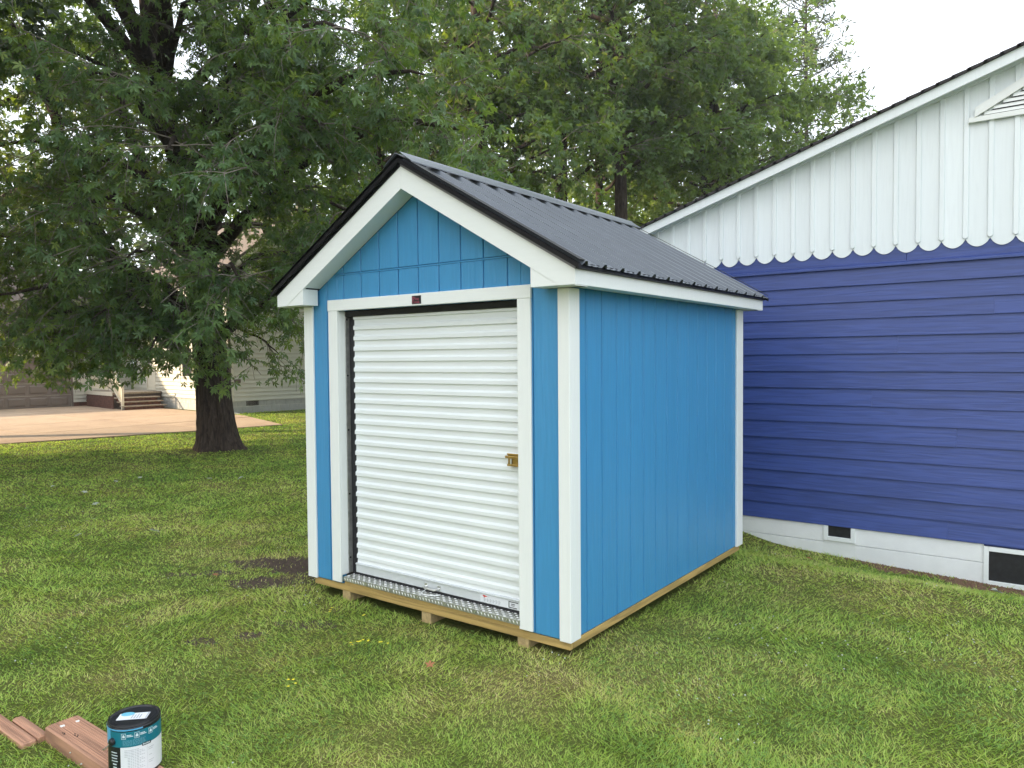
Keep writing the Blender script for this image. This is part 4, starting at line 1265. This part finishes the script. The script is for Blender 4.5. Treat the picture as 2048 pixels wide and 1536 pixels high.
# pine tops behind
def pine(label, base, h, r, seed, z0=0.35):
    rg = np.random.default_rng(seed)
    z = float(gz(*base))
    root = thing('pine_tree', label, 'tree', (base[0], base[1], z), 'pines behind the wood')
    tb = MB().tube([(base[0], base[1], z - .1), (base[0] + .1, base[1], z + h * .5), (base[0], base[1], z + h)], [0.25, 0.12, 0.015], 9, False)
    P, D, N, S, T = [], [], [], [], []
    for k in range(170):
        t = z0 + (1 - z0) * (k / 170)
        az = rg.uniform(0, 6.28); ln = r * (1.02 - t) / (1 - z0) * rg.uniform(.7, 1.15) + 0.3
        s = np.array([base[0], base[1], z + h * t]); d = np.array([math.cos(az), math.sin(az), 0.15])
        c = curve_pts(s, d, ln, rg, -0.02, 5, 0.06)
        tb.tube(list(c), list(np.linspace(0.035, 0.008, 6)), 4, False)
        for _ in range(int(60 * ln / r) + 14):
            q, tg_ = along(c, rg.uniform(.25, 1)); o = rg.normal(0, 1, 3); o /= np.linalg.norm(o)
            P.append(q + o * rg.uniform(0, .22)); D.append(o + tg_ * .6 + np.array([0, 0, .2])); N.append(rg.normal(0, 1, 3)); S.append(rg.uniform(.25, .5)); T.append(rg.uniform(.1, .9))
    tb.build('trunk', M['bark'], root, smooth=True)
    nv = np.array([(0, 0, 0), (0.10, .6, 0), (0, 1, 0), (-0.10, .6, 0)], float)
    c = leaves('crown', np.array(P), np.array(D), np.array(N), np.array(S), np.array(T), (nv, np.array([(0, 1, 2), (0, 2, 3)])), M['needle'], root)
    c['kind'] = 'stuff'
pine('dark feathery pine with its top above the light green tree', (-6.6, 38.6), 25.5, 4.6, 41)
pine('second feathery pine deeper behind the light green tree', (-10.5, 36.0), 22.0, 4.2, 42)

# trees beyond the left edge that keep the morning sun off the shed
for i, (x, y, h, r, lab) in enumerate(((-19.6, -15.2, 22, 6.8, 'tall shade tree across the lawn left of the camera'), (-14.2, -20.0, 24, 7.2, 'dense shade tree far to the left behind the camera'), (-25.0, -22.0, 25, 7.4, 'shade tree in the second row left of the camera'), (-19.5, -27.5, 26, 7.6, 'shade tree in the second row behind the camera'))):
    auto_tree('shade_tree', lab, (x, y), h, r, 60 + i, LEAF1, 'leaf_shade', 0.55, 9, 0.35, 34, 0.14, 0.35, 'shade trees outside the view', n2=9, n3=4, l2=2.6, l3=1.4, lspread=0.4)

auto_tree('maple_tree', 'second silver maple on the lawn just beyond the left edge of the picture', (-13.3, -4.7), 15.5, 6.4, 71, LEAF3, 'leaf_shade', 0.27, 10, 0.36, 40, 0.24, 0.30, n2=11, n3=5, l2=2.2, l3=1.1)

# far wood that closes the view
def far_wood():
    rg = np.random.default_rng(77)
    P = []
    n = 0
    segs = [((-62, 14), (-40, 40)), ((-40, 40), (-14, 46)), ((-14, 46), (8, 44)), ((8, 44), (30, 40))]
    for (a, b_) in segs:
        a = np.array(a); b_ = np.array(b_); ln = np.linalg.norm(b_ - a)
        k = int(ln * (640 if a[0] < -14 else 400))
        t = rg.uniform(0, 1, k)
        q = a + (b_ - a) * t[:, None] + rg.normal(0, 2.2, (k, 2))
        top = 9.0 + 2.5 * np.sin(t * ln * 0.55) + 1.5 * np.sin(t * ln * 1.3 + 1)
        top = top - 4.0 if a[0] >= -14 else top * 1.9
        z = -0.2 + top * rg.uniform(0.0, 1, k) ** 0.85
        hole = np.sin(q[:, 0] * 0.9 + 1.3 * np.sin(z * 1.1)) * np.sin(z * 1.4 + q[:, 1] * .5)
        P.append(np.column_stack([q, z])[hole < 0.55])
    P = np.concatenate(P)
    n = len(P)
    D = rg.normal(0, 1, (n, 3)) + np.array([0, 0, -.4]); N = rg.normal(0, .6, (n, 3)) + np.array([0, 0, .8])
    cl = 0.5 + 0.25 * np.sin(P[:, 0] * 1.1) * np.sin(P[:, 2] * 1.7)
    o = leaves('far_wood', P, D, N, rg.uniform(.35, .75, n), np.clip(cl + rg.normal(0, .15, n), 0, 1), LEAF1, M['far_leaf'], None)
    o['kind'] = 'stuff'
far_wood()

# ------------------------------------------------------------------ lawn
DIRT = [(-0.95, 0.50, 0.46, 0.19, 1.0), (-0.68, 0.40, 0.24, 0.18, 1.0), (-0.55, -0.06, 0.27, 0.16, 0.9), (-0.40, 0.30, 0.3, 0.28, 0.4), (-1.24, -0.10, 0.20, 0.08, 0.5), (-1.47, -0.33, 0.22, 0.06, 0.4), (0.47, -0.905, 0.09, 0.07, 0.65), (0.27, -1.17, 0.10, 0.06, 0.45), (0.62, -0.55, 0.35, 0.10, 0.25), (4.1, -0.3, 0.22, 0.1, 0.3)]
def dirtiness(x, y):
    d = np.zeros_like(x)
    wob = 0.25 * np.sin(x * 17 + 3 * np.sin(y * 11)) + 0.2 * np.sin(y * 23 + x * 7)
    for (cx, cy, rx, ry, s) in DIRT:
        ca, sa = math.cos(0.5), math.sin(0.5)
        u = ((x - cx) * ca + (y - cy) * sa) / rx; v = (-(x - cx) * sa + (y - cy) * ca) / ry
        d = np.maximum(d, s * np.clip(1.7 - 1.2 * np.sqrt(u * u + v * v) + wob * .6, 0, 1))
    # bare strip of bark mulch along the house wall
    m = sstep(y + 0.12 * np.sin(x * 9) + 0.1 * (x - 3.3), 4.32, 4.50) * sstep(x, 3.05, 3.35) * (1 - sstep(x, 5.2, 5.6)) * 0.85
    # bare earth round the bole of the maple
    k = np.clip(1.5 - np.sqrt((x + 10.4) ** 2 + (y - 5.4) ** 2) / 0.8, 0, 1) * 0.85
    return np.maximum(np.maximum(d, m), k)
def in_poly(x, y, poly):
    c = np.zeros(len(x), bool)
    n = len(poly)
    for i in range(n):
        x0, y0 = poly[i]; x1, y1 = poly[(i + 1) % n]
        cond = ((y0 > y) != (y1 > y)) & (x < (x1 - x0) * (y - y0) / ((y1 - y0) + 1e-12) + x0)
        c ^= cond
    return c
def vnoise(x, y, s, seed):
    rg = np.random.default_rng(seed)
    G = rg.uniform(0, 1, (64, 64))
    u, v = x * s, y * s
    i, j = np.floor(u).astype(int), np.floor(v).astype(int)
    fu, fv = u - i, v - j
    fu = fu * fu * (3 - 2 * fu); fv = fv * fv * (3 - 2 * fv)
    g = lambda a, b_: G[a % 64, b_ % 64]
    return (g(i, j) * (1 - fu) + g(i + 1, j) * fu) * (1 - fv) + (g(i, j + 1) * (1 - fu) + g(i + 1, j + 1) * fu) * fv
def make_grass():
    rg = np.random.default_rng(9)
    n = 1000000
    r = 2.2 * (36 / 2.2) ** (rg.uniform(0, 1, n) ** 0.92)
    a = YAW + rg.uniform(rad(-46), rad(54), n)
    x = CAM.x - np.sin(a) * r; y = CAM.y + np.cos(a) * r
    ok = ~((x > 0.07) & (x < 2.54) & (y > 0.03) & (y < 3.05))
    ok &= ~((y > HY + 0.005) & (x > HX0) & (x < 11))
    ok &= ~in_poly(x, y, DRIVE)
    ok &= ~((x < -20.3) & (y > 12.0))
    ok &= rg.uniform(0, 1, n) > dirtiness(x, y) * 0.97
    ok &= rg.uniform(0, 1, n) > 0.15 + 0.3 * vnoise(x, y, 9.0, 5)
    x, y, r = x[ok], y[ok], r[ok]
    n = len(x)
    z = gz(x, y) - 0.004
    thick = vnoise(x, y, 1.4, 1) * .6 + vnoise(x, y, 4.5, 2) * .4
    h = (0.012 + 0.022 * thick) * rg.uniform(.55, 1.35, n)
    # longer tufts along the wall and round the shed
    edge = np.exp(-np.abs(y - HY) / 0.12) * (x > 1.5) + np.exp(-np.maximum(0, np.hypot(np.maximum(0, np.maximum(0.07 - x, x - 2.6)), np.maximum(0, -y))) / 0.06) * 0.35
    h = h * (1 + 1.1 * edge * rg.uniform(0, 1, n))
    w = np.maximum(0.0024, 0.00070 * r) * rg.uniform(.7, 1.4, n)
    h = h * (1 + 0.012 * r)
    az = rg.uniform(0, 2 * math.pi, n)
    swirl = vnoise(x, y, 1.9, 3) * 9
    laz = swirl + rg.normal(0, 1.3, n)
    lean = rg.uniform(0.4, 2.3, n)
    b0 = np.stack([x - np.cos(az) * w, y - np.sin(az) * w, z], 1)
    b1 = np.stack([x + np.cos(az) * w, y + np.sin(az) * w, z], 1)
    tip = np.stack([x + np.cos(laz) * lean * h, y + np.sin(laz) * lean * h, z + h], 1)
    V = np.stack([b0, b1, tip], 1).reshape(-1, 3)
    T = np.arange(3 * n).reshape(-1, 3)
    t = np.clip(rg.normal(.5, .2, n) + 0.5 * (dirtiness(x, y)) * rg.uniform(0, 1, n), 0, 1)
    t = np.clip(t - 0.21 * sstep(-x, 1.5, 8.0), 0, 1)                # tree shade painted into the blade tint, darker green towards the trees
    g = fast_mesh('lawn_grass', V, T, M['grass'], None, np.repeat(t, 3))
    g['kind'] = 'stuff'
make_grass()
def dirt_patch(name, outline_f, mat, lift, n=26, rings=7, seed=1):
    pass
def soil_mesh(name, x0, x1, y0, y1, mat, thr, seed):
    """crumbs of soil laid where the turf is broken"""
    rg = np.random.default_rng(seed)
    k = int((x1 - x0) * (y1 - y0) * 9000)
    x = rg.uniform(x0, x1, k); y = rg.uniform(y0, y1, k)
    d = dirtiness(x, y)
    ok = (d > thr) & (rg.uniform(0, 1, k) < d) & ~((x > 0.07) & (x < 2.54) & (y > 0.03) & (y < 3.05)) & (y < HY)
    x, y = x[ok], y[ok]; n = len(x)
    z = gz(x, y)
    s = rg.uniform(.004, .013, n)
    P = np.stack([x, y, z + s * 0.3], 1)
    tet = np.array([(1, 0, -.5), (-.5, .87, -.5), (-.5, -.87, -.5), (0, 0, .9)])
    an = rg.uniform(0, 6.28, n)
    R = np.stack([np.stack([np.cos(an), -np.sin(an)], 1), np.stack([np.sin(an), np.cos(an)], 1)], 1)
    st = rg.uniform(.6, 1.6, (n, 1))
    xy = np.einsum('nij,kj->nki', R, tet[:, :2]) * np.stack([st, 1 / st], 2)
    V = P[:, None, :] + s[:, None, None] * np.concatenate([xy, np.broadcast_to(tet[None, :, 2:], (n, 4, 1))], 2)
    F = np.array([(0, 1, 3), (1, 2, 3), (2, 0, 3)])
    T = F[None] + (np.arange(n) * 4)[:, None, None]
    o = fast_mesh(name, V.reshape(-1, 3), T.reshape(-1, 3), mat)
    o['kind'] = 'stuff'
soil_mesh('loose_soil', -1.9, 0.9, -1.4, 1.0, M['soil'], 0.2, 1)
soil_mesh('bark_mulch', 3.0, 5.6, 3.9, 4.58, M['mulch'], 0.2, 2)
soil_mesh('root_soil', -11.6, -9.2, 4.3, 6.5, M['soil'], 0.25, 3)
# clover leaves threaded through the grass
def clover():
    rg = np.random.default_rng(31)
    k = 30000
    r = 2.4 * (9 / 2.4) ** rg.uniform(0, 1, k); a = YAW + rg.uniform(rad(-42), rad(42), k)
    x = CAM.x - np.sin(a) * r; y = CAM.y + np.cos(a) * r
    p = vnoise(x, y, 0.8, 12) * .6 + vnoise(x, y, 2.7, 13) * .4
    ok = (p > 0.56) & ~((x > 0.02) & (x < 2.6) & (y > 0.0) & (y < 3.1)) & (y < HY - .06) & (dirtiness(x, y) < .3)
    x, y = x[ok], y[ok]; n = len(x)
    z = gz(x, y) + rg.uniform(.015, .045, n)
    V, T = [], []
    P = np.stack([x, y, z], 1); az = rg.uniform(0, 6.28, n); s = rg.uniform(.006, .011, n)
    tv, tf = [], []
    for q in range(3):
        w = q * 2.094
        for (ra, da, zz) in ((.15, 0, 0), (.9, -.5, .12), (1.1, 0, -.05), (.9, .5, .12)):
            tv.append((ra * math.cos(w + da), ra * math.sin(w + da), zz))
        tf += [(4 * q, 4 * q + 1, 4 * q + 2), (4 * q, 4 * q + 2, 4 * q + 3)]
    tv = np.array(tv); tf = np.array(tf)
    ca, sa = np.cos(az)[:, None], np.sin(az)[:, None]
    X = tv[None, :, 0] * ca - tv[None, :, 1] * sa; Y = tv[None, :, 0] * sa + tv[None, :, 1] * ca
    tl = rg.normal(0, .25, (n, 2))
    Zz = tv[None, :, 2] + X * tl[:, :1] + Y * tl[:, 1:]
    V = P[:, None, :] + s[:, None, None] * np.stack([X, Y, Zz], 2)
    T = tf[None] + (np.arange(n) * len(tv))[:, None, None]
    o = fast_mesh('clover_cover', V.reshape(-1, 3), T.reshape(-1, 3), M['clover'])
    o['kind'] = 'stuff'
clover()

def blossoms():
    rg = np.random.default_rng(55)
    k = 2600
    r = 2.6 * (16 / 2.6) ** rg.uniform(0, 1, k); a = YAW + rg.uniform(rad(-42), rad(42), k)
    x = CAM.x - np.sin(a) * r; y = CAM.y + np.cos(a) * r
    p = vnoise(x, y, 0.7, 21) * .6 + vnoise(x, y, 2.1, 22) * .4
    ok = (p > 0.60) & ~((x > -0.05) & (x < 2.65) & (y > -0.05) & (y < 3.15)) & (y < HY - .1) & (dirtiness(x, y) < .2)
    x, y = x[ok], y[ok]; n = len(x)
    P = np.stack([x, y, gz(x, y) + rg.uniform(.03, .055, n)], 1)
    oc = np.array([(1, 0, 0), (0, 1, 0), (-1, 0, 0), (0, -1, 0), (0, 0, .8), (0, 0, -.8)], float)
    F = np.array([(0, 1, 4), (1, 2, 4), (2, 3, 4), (3, 0, 4), (1, 0, 5), (2, 1, 5), (3, 2, 5), (0, 3, 5)])
    V = P[:, None, :] + rg.uniform(.004, .0075, n)[:, None, None] * oc[None]
    o = fast_mesh('clover_blossoms', V.reshape(-1, 3), (F[None] + (np.arange(n) * 6)[:, None, None]).reshape(-1, 3), M['pale_leaf'])
    o['kind'] = 'stuff'
blossoms()

# ------------------------------------------------------------------ small things on the lawn
def ground_at(x, y): return float(gz(x, y))
FL = [(0.731, -0.397, 'lone yellow wildflower nearest the left half of the shed front', 3, .02), (1.056, -0.368, 'small yellow wildflower in front of the middle skid', 2, .02), (1.36, -0.67, 'tallest cluster of yellow wildflowers on the lawn before the door', 8, .06), (1.51, -0.60, 'sparse yellow wildflower right of the tallest cluster', 3, .05), (1.42, -1.28, 'yellow wildflowers in the dry grass nearest the camera', 4, .07)]
for (x, y, lab, n_, sp) in FL:
    z = ground_at(x, y)
    rt2 = thing('yellow_wildflower', lab, 'wildflower', (x, y, z), 'yellow wildflowers in the lawn')
    rg = random.Random(int(x * 1000))
    st = MB()
    for k in range(n_):
        px, py = x + rg.uniform(-sp, sp), y + rg.uniform(-sp, sp); h = rg.uniform(.07, .115)
        st.tube([(px, py, z), (px + rg.uniform(-.01, .01), py, z + h)], 0.0012, 4)
        pt = MB()
        c = Vector((px, py, z + h))
        V, F = [c], []
        for q in range(5):
            w = q * 1.2566
            d = Vector((math.cos(w), math.sin(w), .35)) * 0.010; e = Vector((-math.sin(w), math.cos(w), 0)) * .005
            n0 = len(V); V += [c + d * .6 + e, c + d, c + d * .6 - e]; F.append((0, n0, n0 + 1, n0 + 2))
        pt.poly(V, F).build('flower', M['yellow'], rt2)
    so = st.build('stems', M['stem'], rt2, kind='stuff')
def flat_leaf(name, x, y, size, az, mat, lab, cat, group=None, tilt=.5, curl=0.25):
    z = ground_at(x, y) + 0.035
    V, F = LEAF5
    b = MB()
    P = []
    for v in V:
        X, Y, Z = v[0] * size, v[1] * size, v[2] * size * 2 + curl * size * (v[0] ** 2)
        Y, Z = Y * math.cos(tilt) - Z * math.sin(tilt), Y * math.sin(tilt) + Z * math.cos(tilt)
        P.append((x + X * math.cos(az) - Y * math.sin(az), y + X * math.sin(az) + Y * math.cos(az), z + Z))
    b.poly(P, [tuple(f) for f in F])
    # thin but with two faces and an edge
    P2 = [(p[0], p[1], p[2] - 0.0012) for p in P]
    b.poly(P2, [tuple(f[::-1]) for f in F])
    o = b.build(name, mat)
    tag(o, lab, cat, group)
flat_leaf('fallen_leaf', 1.93, -0.61, 0.050, 0.7, M['orange_leaf'], 'curled dry orange leaf lying before the right half of the shed', 'leaf', 'fallen leaves', .6)
flat_leaf('fallen_leaf', -1.047, -0.206, 0.05, 2.0, M['orange_leaf'], 'small dry orange leaf beside the bare soil left of the shed', 'leaf', 'fallen leaves', .3)
flat_leaf('fallen_leaf', 4.647, 3.537, 0.075, 2.2, M['pale_leaf'], 'pale crumpled leaf on the grass below the wide crawl vent', 'leaf', 'fallen leaves', .5, .6)
flat_leaf('fallen_leaf', 3.0, 3.95, 0.05, 2.2, M['orange_leaf'], 'small orange leaf in the grass by the narrow crawl vent', 'leaf', 'fallen leaves', .4)
LV = [(-7.77, 1.096, 'pale upturned leaf farthest left on the tree shaded lawn'), (-6.691, 1.135, 'pale upturned leaf second from the left on the shaded lawn'), (-3.215, .376, 'pale leaf on the grass about midway between bare soil and maple'), (-3.726, -.259, 'pale leaf nearest the camera on the shaded lawn'),
      (-5.581, .765, 'pale leaf in the middle of the tree shade band'), (-7.287, 1.886, 'pale leaf in the shade in front of the maple bole'), (-6.312, 2.929, 'pale leaf on the grass right of the maple roots'), (-5.911, 3.197, 'pale leaf farthest right on the shaded lawn'), (-7.357, 2.293, 'pale leaf closest below the maple roots')]
for i, (x, y, lab) in enumerate(LV):
    flat_leaf('fallen_leaf', x, y, 0.06 + 0.035 * ((i * 7) % 5) / 5, i * 1.7, M['pale_leaf'], lab, 'leaf', 'pale leaves on the shaded lawn', .35 + .1 * (i % 4), .4)
# timbers
def timber(name, x0, x1, y0, y1, z0, z1, lab, rot=0.0, notch=False):
    c = ((x0 + x1) / 2, (y0 + y1) / 2, z0)
    rt2 = thing(name, lab, 'timber', c, 'reddish landscape timbers')
    body = MB().box(x0, x1, y0, y1, z0, z1, 0.008).build('beam', M['timber'], rt2)
    b = MB()
    k = int((y1 - y0 - .03) / 0.0125)
    for q in range(k):                                          # kerf ridges along the upper face
        y = y0 + 0.016 + q * 0.0125
        b.prism([(y, z1 - .0005), (y + .0075, z1 - .0005), (y + .006, z1 + .0022), (y + .0015, z1 + .0022)], 'x', x0 + .006, x1 - .006)
    b.build('kerf_ridges', M['timber'], body)
    return rt2
tm = timber('landscape_timber', 0.852, 2.35, -2.372, -2.204, -0.215, -0.082, 'squared reddish timber with saw ridges under the paint can')
b = MB()
for (x, y, s) in ((0.935, -2.245, .010), (0.925, -2.315, .012)):
    b.prism([(x - s, y - s * .7), (x + s * .8, y - s), (x + s, y + s * .6), (x - s * .6, y + s)], 'z', -0.0818, -0.0785)
b.build('paint_dab', M['sap'], tm)
b = MB()
for (x, y) in ((1.00, -2.350), (1.012, -2.345), (1.022, -2.352), (1.06, -2.316), (1.075, -2.322), (1.088, -2.314), (1.098, -2.320)):
    b.box(x, x + .008, y, y + .005, -0.0816, -0.0790)
b.build('ink_stamp', M['can_black'], tm)
timber('landscape_timber', 0.505, 0.84, -2.400, -2.345, -0.230, -0.128, 'flat reddish timber leading left from the thick one, back board of two')
timber('landscape_timber', 0.22, 0.842, -2.475, -2.403, -0.230, -0.134, 'flat reddish timber leading left from the thick one, front board of two half in grass')

# paint can
CX, CY, CZ, CR, CH = 1.622, -2.285, -0.0795, 0.111, 0.232
can = thing('paint_can', 'large paint can with black lid and teal and white label standing on the thick timber', 'paint can', (CX, CY, CZ))
MB().lathe((CX, CY, CZ), [(CR * .97, 0.0), (CR, 0.004), (CR, CH - .012), (CR * 1.012, CH - .010), (CR * 1.012, CH - .004), (CR * .99, CH)], 48).build('can_body', M['can_black'], can, smooth=False)
MB().lathe((CX, CY, CZ), [(CR * .985, CH - .001), (CR * 1.0, CH + .004), (CR * .985, CH + .010), (CR * .93, CH + .0105), (CR * .90, CH + .004), (CR * .80, CH + .003), (CR * .79, CH + .005), (0.004, CH + .005)], 48).build('lid', M['can_black'], can, smooth=False)
toC = math.atan2(CAM.y - CY, CAM.x - CX)                        # label seam faces roughly towards the lawn's near side
def wrap(a0, a1, z0, z1, dr, n=18, slant=0.0):
    b = MB(); V, F = [], []
    for i in range(n + 1):
        w = toC + a0 + (a1 - a0) * i / n
        for z in (z0, z1):
            V.append((CX + (CR + dr) * math.cos(w), CY + (CR + dr) * math.sin(w), CZ + z))
        for z in (z1, z0):
            V.append((CX + (CR + dr - .0006) * math.cos(w), CY + (CR + dr - .0006) * math.sin(w), CZ + z))
    for i in range(n):
        a, d = 4 * i, 4 * i + 4
        F += [(a, d, d + 1, a + 1), (a + 1, d + 1, d + 2, a + 2), (a + 2, d + 2, d + 3, a + 3), (a + 3, d + 3, d, a)]
    F += [(0, 1, 2, 3), (4 * n + 3, 4 * n + 2, 4 * n + 1, 4 * n)]
    return b.poly(V, F)
lab_ = wrap(-1.05, 3.3, 0.146, 0.216, .0010, 60).build('teal_label_band', M['can_teal'], can)
wl_ = wrap(-0.56, 1.8, 0.012, 0.1455, .0010, 40).build('white_label', M['can_white'], can)
wrap(-1.6, -1.06, 0.150, 0.219, .0014, 12).build('paint_drip', M['can_blue'], can)
wrap(-3.0, 0.3, 0.2215, 0.2275, .0030, 40).build('paint_smear', M['can_blue'], can)
b = MB()
def dash(a0, a1, z0, z1, dr): 
    w = wrap(a0, a1, z0, z1, dr, 3)
    b.poly(w.v, w.f)
for k in range(4): dash(-1.02, -0.72 + .03 * (k % 2), 0.118 - .013 * k, 0.1215 - .013 * k, .0012)
dash(-0.95, -0.75, 0.064, 0.069, .0012); dash(-0.92, -0.74, 0.050, 0.055, .0012); dash(-0.98, -0.80, 0.014, 0.024, .0012)
for c0 in (-0.42, 0.08, 0.62):                                 # three boxed icons with a short caption each
    for (d0, d1, z0, z1) in ((-.09, .09, .208, .2095), (-.09, .09, .1835, .185), (-.09, -.078, .185, .208), (.078, .09, .185, .208), (-.05, .05, .190, .198), (-.03, .03, .198, .203)):
        dash(c0 + d0, c0 + d1, z0, z1, .0014)
    dash(c0 + .12, c0 + .30, .199, .2025, .0014); dash(c0 + .12, c0 + .36, .193, .1965, .0014)
b.build('label_print', M['ink_pale'], can)
b = MB()
for r_ in range(6):
    a = -0.46
    for q in range(9):
        ln = 0.05 + 0.05 * ((q * 5 + r_ * 3) % 4) / 3
        dash(a, a + ln, 0.153 + .0045 * r_, 0.1555 + .0045 * r_, .0014); a += ln + .02
b.build('label_print', M['ink_mid'], can)
b = MB()
for r_ in range(15):
    z = 0.130 - .0072 * r_
    a = -0.40 if r_ < 5 else -0.28
    e = 0.15 + 0.22 * ((r_ * 7) % 5) / 4
    while a < e:
        ln = 0.05 + 0.04 * ((r_ * 3 + int(a * 40)) % 3)
        dash(a, a + ln, z, z + .0024, .0014); a += ln + .022
for (a0, a1, z) in ((.50, .75, .12), (.50, .70, .112), (.52, .66, .085), (.50, .74, .06), (.50, .68, .052)): dash(a0, a1, z, z + .0022, .0014)
dash(.455, .459, .02, .132, .0014)
b.build('label_print', M['ink_grey'], can)
lg = wrap(0.26, 0.62, 0.139, 0.152, .0016, 6).build('logo_patch', M['can_black'], can)
b = MB()
for k in range(6): dash(0.29 + k * .05, 0.325 + k * .05, 0.143, 0.1485 + (.0015 if k in (0, 3) else 0), .0019)
b.build('logo_print', M['ink_pale'], lg)
# lid sticker
ang = toC + 1.25
def lidq(u, v): return (CX + u * math.cos(ang) - v * math.sin(ang), CY + u * math.sin(ang) + v * math.cos(ang))
def lidrect(u0, u1, v0, v1, z0, z1): return [lidq(u0, v0), lidq(u1, v0), lidq(u1, v1), lidq(u0, v1)], z0, z1
st_ = MB()
p, z0, z1 = lidrect(-.070, .062, -.032, .032, CZ + CH + .0052, CZ + CH + .0058)
st_.prism(p, 'z', z0, z1); st_ = st_.build('lid_sticker', M['can_white'], can)
b = MB(); b.prism([lidq(-.035 + .030 * math.cos(t), .024 + .020 * math.sin(t)) for t in np.linspace(0, 6.1, 18)], 'z', CZ + CH + .0059, CZ + CH + .0063); b.build('colour_dab', M['sticker_blue'], st_)
b = MB()
for k in range(4):
    p, _, _ = lidrect(-.01 + .012 * k, -.004 + .012 * k, -.024, .02 - .006 * (k % 2), 0, 0)
    b.prism(p, 'z', CZ + CH + .0059, CZ + CH + .0062)
p, _, _ = lidrect(.054, .060, -.03, .03, 0, 0); b.prism(p, 'z', CZ + CH + .0059, CZ + CH + .0062)
b.build('sticker_print', M['ink_grey'], st_)
# ear and wire bail
we = toC - 0.92
er = Vector((math.cos(we), math.sin(we), 0)); et = Vector((-math.sin(we), math.cos(we), 0))
ec = Vector((CX, CY, CZ + 0.170))
b = MB()
b.tube([ec + er * (CR + .001), ec + er * (CR + .012), ec + er * (CR + .016)], [.017, .016, .009], 14)
b.build('handle_ear', M['can_black'], can)
hp = []
for t in np.linspace(0, 1, 16):
    a_ = we - math.pi * t
    drop = -0.085 * math.sin(math.pi * t) ** 0.6
    hp.append((CX + (CR + .014 + .012 * math.sin(math.pi * t)) * math.cos(a_), CY + (CR + .014 + .012 * math.sin(math.pi * t)) * math.sin(a_), CZ + .172 + drop))
MB().tube(hp, 0.0018, 6).build('wire_handle', M['galv'], can, smooth=True)

# ------------------------------------------------------------------ hazy air
hz = MB().box(-403, 403, -403, 403, -2.2, 29.0).build('haze', M['white'], None, kind='stuff')
hm = bpy.data.materials.new('hazy_air'); hm.use_nodes = True
hn, hl = hm.node_tree.nodes, hm.node_tree.links
hn.remove(hn['Principled BSDF'])
pv = hn.new('ShaderNodeVolumePrincipled')
pv.inputs['Color'].default_value = (0.95, 0.97, 1.0, 1)
pv.inputs['Density'].default_value = 0.0008
pv.inputs['Anisotropy'].default_value = 0.3
hl.new(pv.outputs[0], hn['Material Output'].inputs['Volume'])
hz.data.materials.clear(); hz.data.materials.append(hm)
